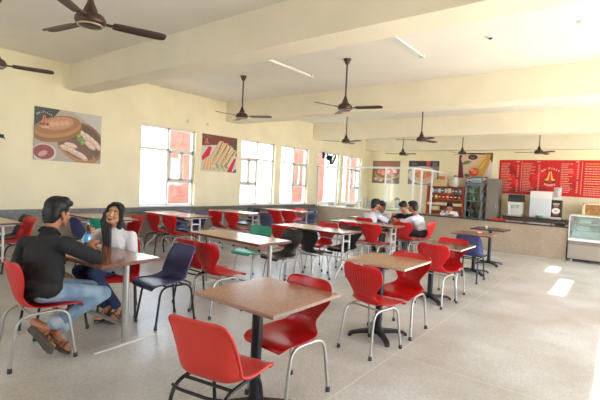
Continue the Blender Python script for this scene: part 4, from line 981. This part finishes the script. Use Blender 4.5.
def sole(name, heel, toe, up, m, body):
    h = Vector(heel); t = Vector(toe); u = Vector(up).normalized(); d = (t - h).normalized(); sd = d.cross(u).normalized(); ln = (t - h).length + .02
    h = h - d * .008
    prof = [(0, .0), (.0, .024), (.06, .033), (.3, .030), (.5, .034), (.72, .046), (.88, .042), (.97, .026), (1.0, .0)]
    L_ = [h + d * ln * a - sd * b for a, b in prof] + [h + d * ln * a + sd * b for a, b in prof[::-1][1:-1]]
    n = len(L_); mb = MB(); lo = [p - u * .024 for p in L_]; hi = [p - u * .002 for p in L_]
    mb.faces(lo + hi, [list(range(n))[::-1], [n + i for i in range(n)]] + [[i, (i + 1) % n, (i + 1) % n + n, i + n] for i in range(n)])
    o = mb.build(name, m, body)
    return o, h, d, sd, u, ln
def sandal(heel, toe, up, m, ms, body):
    o, h, d, sd, u, ln = sole('sandal', heel, toe, up, m, body)
    st = MB()
    for a, wd_ in ((.58, .047), (.72, .05)):
        b = h + d * ln * a
        st.tube([b - sd * wd_, b - sd * wd_ * .8 + u * .035, b + u * .055, b + sd * wd_ * .8 + u * .035, b + sd * wd_], .009, None, 6)
    b = h + d * ln * .1; b2 = h + d * ln * .45
    st.tube([b2 - sd * .04, b2 - sd * .036 + u * .04, b + u * .062 - sd * .03, b + u * .07 - d * .02, b + u * .062 + sd * .03, b2 + sd * .036 + u * .04, b2 + sd * .04], .007, None, 6)
    st.build('sandal_strap', ms, o)

def person(name, label, J, skin, shirt_m, trouser_m, sleeve='long', hair='short', mouth='closed', vox=.0065, hands=(None, None), shoes=None, cuffs=None, collar=True, female=False, legs=True, group=None):
    """J: joints in world space. One continuous body; hair and clothes are its children."""
    V = {k: Vector(v) if not isinstance(v, (list,)) else [Vector(q) for q in v] for k, v in J.items() if k not in ('hf', 'hu')}
    R = frame(J['hf'], J['hu']); hc = V['head']; s = J.get('hs', 1.0) if isinstance(J.get('hs', 1.0), float) else 1.0
    pel, che, nk, sr, sl_ = V['pelvis'], V['chest'], V['neck'], V['sr'], V['sl']
    up = (nk - pel).normalized(); rt = (sr - sl_); rt = (rt - up * rt.dot(up)).normalized(); fw = up.cross(rt); T = Matrix((rt, fw, up)).transposed()
    sw = (sr - sl_).length / 2; f = .93 if female else 1.0
    L = head_pieces(hc, R, s)
    L += [('c', nk - up * .03, .058 * f, hc + R @ Vector((0, -.022, -.05)) * s, .054 * f)]
    L += [('e', che, [sw * .80, .098, .155], T), ('e', pel + up * .04, [.140, .10, .10], T), ('c', pel + up * .05, .098, che - up * .05, .098), ('c', sr - rt * .05, .055 * f, sl_ + rt * .05, .055 * f), ('c', nk - up * .06, .075, nk, .055)]
    arms = []
    for q, S, E_, Wr in (('r', sr, V['er'], V['wr']), ('l', sl_, V['el'], V['wl'])):
        arms += [('c', S, .048 * f, E_, .038 * f), ('c', E_, .037 * f, E_.lerp(Wr, .35), .037 * f), ('c', E_.lerp(Wr, .35), .037 * f, Wr, .024 * f)]
    L += arms
    for h in hands:
        if h: L += hand(*h[0], **h[1])
    if legs:
        for q in 'rl':
            hp, kn, an = V['h' + q], V['k' + q], V['a' + q]
            L += [('c', hp, .078, kn, .052), ('c', kn, .050, kn.lerp(an, .3), .052), ('c', kn.lerp(an, .3), .052, an, .033)]
            if 'heel' + q in V:
                L += foot_pieces(V['heel' + q], V['toe' + q], J['fu' + q]); L.append(('c', an, .033, V['heel' + q] + Vector(J['fu' + q]).normalized() * .05, .033))
    body = blob(name, L, skin, None, vox, 3); tag(body, label, 'person', group)
    # shirt: torso and sleeves a little outside the body
    g = .013
    S_ = [('e', che, [sw * .80 + g + .004, .098 + g + .006, .155 + g], T), ('e', pel + up * .05, [.150, .108, .105], T), ('c', pel + up * .06, .112, che - up * .04, .114), ('c', sr - rt * .05, .055 * f + g, sl_ + rt * .05, .055 * f + g), ('c', nk - up * .085, .088, nk - up * .035, .070)] + ([] if female else [('c', nk - up * .06, .078, nk - fw * .012 - up * .035, .062)])
    if female: S_ += [('e', che + fw * .062 + rt * q * .062 - up * .03, [.058, .05, .058], T) for q in (-1, 1)]
    for S, E_, Wr in ((sr, V['er'], V['wr']), (sl_, V['el'], V['wl'])):
        if sleeve == 'long': S_ += [('c', S, .050 * f + g, E_, .040 * f + g), ('c', E_, .040 * f + g, E_.lerp(Wr, .90), .030 * f + g)]
        elif isinstance(sleeve, float): S_ += [('c', S, .056 + g, E_, .050 + g), ('c', E_, .050 + g, E_.lerp(Wr, sleeve), .047 + g), ('e', che - fw * .02, [sw * .93, .122, .18], T), ('e', pel + up * .01, [.168, .122, .11], T), ('e', pel.lerp(che, .45) - fw * .008, [.182, .132, .17], T), ('e', pel - fw * .02 - up * .012, [.188, .138, .112], T)]
        elif sleeve == 'rolled': S_ += [('c', S, .050 * f + g, E_, .041 * f + g), ('c', E_, .041 * f + g, E_.lerp(Wr, .45), .039 * f + g)]
        else: S_ += [('c', S, .050 * f + g, S.lerp(E_, .8), .044 * f + g)]
    blob('shirt', S_, shirt_m, body, vox * 1.1, 4)
    if collar:
        cm = MB(); pts = []
        for i in range(15):
            a = PI * (.62 + 1.76 * i / 14); pts.append(nk - up * .016 + (rt * math.sin(a) * -.064 + fw * math.cos(a) * .066) * f + up * .016 * (-math.cos(a)))
        vs = []; fs = []
        for i, p_ in enumerate(pts):
            o_ = (p_ - nk); o_ = (o_ - up * o_.dot(up)).normalized(); vs += [p_ + up * .012, p_ - up * .020 + o_ * .024, p_ - up * .020 + o_ * .018, p_ + up * .009 - o_ * .004]
        for i in range(14):
            for j in range(4): fs.append([i * 4 + j, i * 4 + (j + 1) % 4, i * 4 + 4 + (j + 1) % 4, i * 4 + 4 + j])
        cm.faces(vs, fs, None, True); cm.build('collar', shirt_m, bpy.data.objects[body.name].children[0] if body.children else body)
    if legs:
        Tq = [('e', pel + up * .0, [.155, .118, .105], T)]
        for q in 'rl':
            hp, kn, an = V['h' + q], V['k' + q], V['a' + q]
            Tq += [('c', pel, .10, hp, .092), ('c', hp, .092, kn, .066), ('c', kn, .064, kn.lerp(an, .35), .064), ('c', kn.lerp(an, .35), .064, an.lerp(kn, .12), .050)]
        tr = blob('trousers', Tq, trouser_m, body, vox * 1.1, 4)
        if cuffs:
            for q in 'rl':
                a = V['a' + q].lerp(V['k' + q], .10); b = V['a' + q].lerp(V['k' + q], .25); d = (b - a).normalized()
                MB().tube([a - d * .004, a, b, b + d * .004], [.046, .057, .058, .05], None, 16).build('rolled_cuff', cuffs, tr)
    if shoes:
        for q in 'rl':
            if 'heel' + q in V: sandal(V['heel' + q], V['toe' + q], J['fu' + q], shoes[0], shoes[1], body)
    face(body, hc, R, s, mouth)
    if hair == 'short': hair_short(body, hc, R, s)
    return body, R, T

M_blackshirt = mat('black_cotton_shirt', (30, 29, 31), .85, bump=.25, scale=26)
M_jeans = mat('faded_blue_denim', (116, 142, 168), .85, rgb2=(150, 172, 192), scale=7, bump=.3)
M_cuff = mat('pale_denim_cuff', (170, 184, 194), .85, bump=.2, scale=40)
M_whiteshirt = mat('white_cotton_shirt', (226, 222, 226), .8, bump=.3, scale=22)
M_navy = mat('navy_denim', (38, 50, 82), .85, rgb2=(52, 66, 100), scale=9)
M_leather = mat('brown_leather', (112, 74, 56), .55); M_soled = mat('grey_brown_sole', (84, 76, 70), .8)
M_greytr = mat('charcoal_trousers', (62, 60, 68), .85)
M_stshirt = mat('white_school_shirt', (222, 222, 232), .8, bump=.25, scale=20)

man = dict(pelvis=(-3.69, 1.42, .57), chest=(-3.74, 1.455, .81), neck=(-3.785, 1.50, 1.035), head=(-3.82, 1.575, 1.16), hf=(-.30, 1, -.12), hu=(.0, .12, 1),
           sr=(-3.56, 1.52, .93), sl=(-3.91, 1.37, .90), er=(-3.50, 1.755, .802), wr=(-3.69, 1.80, .875), el=(-4.10, 1.38, .70), wl=(-3.98, 1.64, .60),
           hr=(-3.63, 1.40, .545), hl=(-3.81, 1.42, .545), kr=(-3.53, 1.84, .475), kl=(-3.76, 1.84, .485), ar=(-3.62, 1.425, .245), al=(-3.64, 1.52, .17),
           heelr=(-3.68, 1.335, .265), toer=(-3.535, 1.445, .085), fur=(-.55, .62, .45), heell=(-3.70, 1.45, .13), toel=(-3.555, 1.585, .03), ful=(.2, .45, .85))
person('person', 'man in a black shirt and faded jeans leaning on the reddish brown table', man, M_skin, M_blackshirt, M_jeans, .12, 'short', 'closed', .0065,
       ((((-3.69, 1.80, .875), (-.75, .35, .30), (-.2, .6, -.8), (0, -.3, 1)), dict(curl=(55, 65, 45))), (((-3.98, 1.64, .60), (.25, .9, -.1), (0, 0, -1), (1, 0, 0)), {})),
       (M_soled, M_leather), M_cuff)

girl = dict(pelvis=(-4.31, 2.42, .545), chest=(-4.325, 2.385, .775), neck=(-4.325, 2.375, .935), head=(-4.32, 2.355, 1.095), hf=(.68, -.73, .14), hu=(.16, .20, 1),
            sr=(-4.455, 2.265, .865), sl=(-4.19, 2.48, .85), er=(-4.54, 2.17, .79), wr=(-4.43, 2.135, .872), el=(-4.10, 2.46, .62), wl=(-4.16, 2.22, .60),
            hr=(-4.38, 2.36, .53), hl=(-4.24, 2.42, .53), kr=(-4.36, 2.01, .51), kl=(-4.18, 2.06, .51), ar=(-4.20, 2.24, .11), al=(-4.09, 2.31, .11),
            heelr=(-4.22, 2.29, .055), toer=(-4.13, 2.09, .03), fur=(0, 0, 1), heell=(-4.12, 2.36, .055), toel=(-4.00, 2.17, .03), ful=(0, 0, 1))
gb, gR, gT = person('person', 'laughing woman in a white shirt with long black hair holding a bottle', girl, M_skin2, M_whiteshirt, M_navy, 'long', None, 'open', .0065,
       ((((-4.43, 2.135, .872), (.60, -.40, .32), (.45, .3, .1), (0, -.2, 1)), dict(curl=(48, 55, 40), thumb=50)), (((-4.16, 2.22, .60), (-.5, -.75, -.35), (0, .1, -1), (1, -.4, 0)), {})),
       (M_soled, M_leather), None, True, True)
c0 = Vector(girl['head']); GP = lambda x, y, z: c0 + gR @ Vector((x, y, z))
H_ = [('e', GP(0, -.026, .046), [.084, .096, .082], gR), ('e', GP(0, -.062, -.02), [.080, .058, .11], gR)]
for q in (-1, 1):
    H_ += [('c', GP(q * .02, .06, .100), .020, GP(q * .068, .045, .05), .019), ('c', GP(q * .068, .045, .05), .018, GP(q * .084, .005, -.04), .024), ('c', GP(q * .084, .005, -.04), .026, GP(q * .088, -.01, -.13), .032)]
fw_ = gT @ Vector((0, 1, 0)); rt_ = gT @ Vector((1, 0, 0))
A_ = GP(.088, -.01, -.12); B_ = Vector(girl['neck']) + rt_ * .062 + fw_ * .09 + Vector((0, 0, -.07)); C_ = Vector(girl['chest']) + rt_ * .045 + fw_ * .155 + Vector((0, 0, -.03))
for d in (-.026, -.008, .010): H_ += [('c', A_ + rt_ * d, .028, B_ + rt_ * d, .031), ('c', B_ + rt_ * d, .031, C_ + rt_ * d * 1.2, .022), ('c', C_ + rt_ * d * 1.2, .022, C_ + rt_ * d * .8 + Vector((0, 0, -.10)), .010)]
E1 = Vector(girl['neck']) - fw_ * .085 + Vector((0, 0, -.03)); E2 = Vector(girl['chest']) - fw_ * .118 + Vector((0, 0, .03))
for d in (-.05, 0, .05): H_ += [('c', GP(d * .9, -.085, -.06), .040, E1 + rt_ * d, .036), ('c', E1 + rt_ * d, .036, E2 + rt_ * d * 1.1, .028), ('c', E2 + rt_ * d * 1.1, .028, E2 + rt_ * d * .8 + Vector((0, 0, -.12)), .010)]
for d in (-.03, .01): H_ += [('c', GP(.084, .01, -.03) + rt_ * d * .3, .030, B_ + rt_ * d + fw_ * .01, .028), ('c', B_ + rt_ * d + fw_ * .01, .028, C_ + rt_ * d, .024)]
blob('long_hair', H_, M_hair, gb, .0065, 5)

# the bottle she holds and the man's hand beside it
bt = empty('drink_bottle', (-4.345, 2.085, .756), 0, 'dark cola bottle with a bright blue label, held on the table by the woman', 'bottle')
MB().lathe([(0, 0), (.030, 0), (.033, .008), (.033, .04), (.030, .055), (.033, .07), (.033, .135), (.026, .165), (.0125, .205), (.0115, .228), (0, .228)], n=18).build('body', mat('dark_cola', (40, 24, 22), .12), bt)
lb = MB().lathe([(.0336, .045), (.0342, .05), (.0342, .128), (.0336, .132)], n=18).build('label_band', mat('bright_blue_label', (70, 176, 236), .35), bt)
MB().box((.0335, -.012, .07), (.0352, .012, .105), None, .001).build('label_mark', mat('label_white', (220, 236, 246), .4), lb)
MB().lathe([(0, .226), (.0145, .226), (.0145, .245), (0, .247)], n=14).build('cap', mat('pale_cap', (206, 220, 226), .4), bt)

def sitter(label, x, y, h, seat, shirt, hf, lean=.12, ro=(.18, .42, .06), lo=(-.18, .42, .06), wr=(.06, .55, .06), wl=(-.06, .55, .06), sleeve='rolled', skin=M_skin, feet=True, legs=True, hu=(0, .1, 1), drop=0.0, turn=0.0):
    """seated figure: local frame with forward +y; arms rest at the given local offsets from the pelvis"""
    a = math.radians(h) - PI / 2; Rz = Matrix.Rotation(a, 3, 'Z'); o = Vector((x, y, seat))
    W = lambda v: o + Rz @ Vector(v); D = lambda v: Rz @ Vector(v)
    J = dict(pelvis=W((0, 0, .10)), chest=W((0, lean * .75, .31)), neck=W((0, lean * 1.4, .465)), head=W((0, lean * 2.0 + .02, .655 - drop)), hf=D(hf), hu=D(hu),
             sr=W((.175, lean * 1.25, .40)), sl=W((-.175, lean * 1.25, .40)), er=W(ro), el=W(lo), wr=W(wr), wl=W(wl),
             hr=W((.09, .03, .09)), hl=W((-.09, .03, .09)), kr=W((.12, .43, .07)), kl=W((-.12, .43, .07)), ar=W((.12, .36, -.34)), al=W((-.12, .36, -.34)))
    if feet and legs:
        for q, sg in (('r', 1), ('l', -1)):
            J['heel' + q] = W((sg * .12, .31, .03 - seat)); J['toe' + q] = W((sg * .13, .54, .03 - seat)); J['fu' + q] = (0, 0, 1)
    dn = Vector((0, 0, -1)); fwv = D((0, 1, 0)); rtv = D((1, 0, 0))
    hr_ = (((J['wr']), D((-.5, .8, -.05)), dn, -rtv + fwv), dict(curl=(25, 35, 25))); hl_ = (((J['wl']), D((.5, .8, -.05)), dn, rtv + fwv), dict(curl=(25, 35, 25)))
    return person('person', label, J, skin, shirt, M_greytr, sleeve, 'short', 'closed', .008, (hr_, hl_), (M_black, M_black) if feet and legs else None, None, shirt is M_stshirt, False, legs, None)
ST = .445
chair('S', 'red', 'grey', -4.56, 8.50, 88, 'red chair under the student in white who has his back turned')
chair('S', 'red', 'grey', -4.74, 9.74, -90, 'red chair under the student whose face shows between the others')
chair('S', 'red', 'grey', -4.10, 9.76, -90, 'red chair under the student in black')
sitter('student in a white shirt seen from behind, leaning over the students table', -4.56, 8.50, 84, ST, M_stshirt, (.45, 1, -.1), .13, (.26, .34, .30), (-.24, .34, .32), (.20, .52, .345), (-.06, .54, .345))
sitter('student whose face looks out between the two white backs at the students table', -4.74, 9.72, -84, ST, M_stshirt, (.25, 1, -.15), .15, (.22, .36, .31), (-.22, .36, .31), (.05, .54, .345), (-.05, .56, .345), skin=M_skin, drop=.06)
sitter('student in a black t-shirt bending his head over the students table', -4.10, 9.72, -92, ST, M_blackshirt, (.05, 1, -.55), .17, (.25, .36, .31), (-.25, .36, .31), (.10, .55, .345), (-.10, .55, .345), 'short', M_skin2, hu=(0, .55, 1), drop=.03)
sitter('student in a white shirt sitting side on at the table end', -3.47, 9.02, 168, ST, M_stshirt, (-.1, 1, -.12), .14, (.22, .36, .30), (-.22, .36, .31), (.08, .58, .345), (-.08, .56, .345))
# cashier behind the counter, on a stool hidden by it
stl = empty('stool', (-4.08, 12.62, 0), 0, 'wooden stool under the cashier behind the counter', 'stool')
MB().lathe([(0, .40), (.16, .40), (.17, .42), (.16, .44), (0, .44)], n=18).build('seat', M_rackin, stl)
for k in range(4):
    a = PI / 4 + k * PI / 2; MB().tube([(.17 * math.cos(a), .17 * math.sin(a), 0), (.11 * math.cos(a), .11 * math.sin(a), .405)], .014, None, 8).build('leg', M_rackin, stl)
sitter('cashier in a white shirt sitting behind the dark counter, hand raised to his cheek', -4.08, 12.62, -72, .44, M_stshirt, (.1, 1, -.1), .06, (.25, .24, .27), (-.24, .20, .29), (.07, .20, .50), (-.04, .32, .385), feet=True, drop=.08)
# ------------------------------------------------------------------ light and camera
wd = bpy.data.worlds.new('World'); scene.world = wd; wd.use_nodes = True
bg = wd.node_tree.nodes['Background']; bg.inputs['Color'].default_value = (.81, .955, 1.16, 1); bg.inputs['Strength'].default_value = 3.4
sun = bpy.data.lights.new('sun', 'SUN'); sun.energy = 9; sun.angle = .012; sun.color = (1, .95, .86)
so = bpy.data.objects.new('sun', sun); COL.objects.link(so)
so.rotation_euler = Vector((-1, -.02, -.85)).to_track_quat('-Z', 'Y').to_euler()
def portal(name, loc, rot, sx, sy):
    l = bpy.data.lights.new(name, 'AREA'); l.shape = 'RECTANGLE'; l.size = sx; l.size_y = sy; l.cycles.is_portal = True
    o = bpy.data.objects.new(name, l); COL.objects.link(o); o.location = loc; o.rotation_euler = rot
for a, b in OPEN: portal('daylight_portal', (XR + .23, (a + b) / 2, 1.275), (0, PI / 2, 0), 2.55, b - a)
for a, b, _ in WIN: portal('daylight_portal', (XL - .23, (a + b) / 2, (Z0 + Z1) / 2), (0, -PI / 2, 0), Z1 - Z0, b - a)
for a, b in ((-6.6, -5.0), (-3.0, -1.4)): portal('daylight_portal', ((a + b) / 2, YB - .23, 1.65), (PI / 2, 0, 0), b - a, 1.5)

cam = bpy.data.cameras.new('camera'); co = bpy.data.objects.new('camera', cam); COL.objects.link(co)
f_px = 418.79; yaw, pitch, roll = 0.6561313, -0.0408264, 0.0493887
cam.sensor_width = 36; cam.lens = f_px * 36 / 600; cam.clip_start = .05; cam.clip_end = 200
cy, sy, cp, sp = math.cos(yaw), math.sin(yaw), math.cos(pitch), math.sin(pitch)
fwd = Vector((-sy * cp, cy * cp, sp)); rt = Vector((cy, sy, 0)); up = rt.cross(fwd)
r2 = math.cos(roll) * rt + math.sin(roll) * up; u2 = -math.sin(roll) * rt + math.cos(roll) * up
co.matrix_world = Matrix(((r2.x, u2.x, -fwd.x, 0), (r2.y, u2.y, -fwd.y, 0), (r2.z, u2.z, -fwd.z, 1.52), (0, 0, 0, 1)))
scene.camera = co
vs = scene.view_settings; vs.view_transform = 'Standard'; vs.look = 'None'; vs.gamma = 1; vs.use_curve_mapping = False; vs.exposure = 1.29
scene.cycles.max_bounces = 10; scene.cycles.diffuse_bounces = 6; scene.cycles.transparent_max_bounces = 24
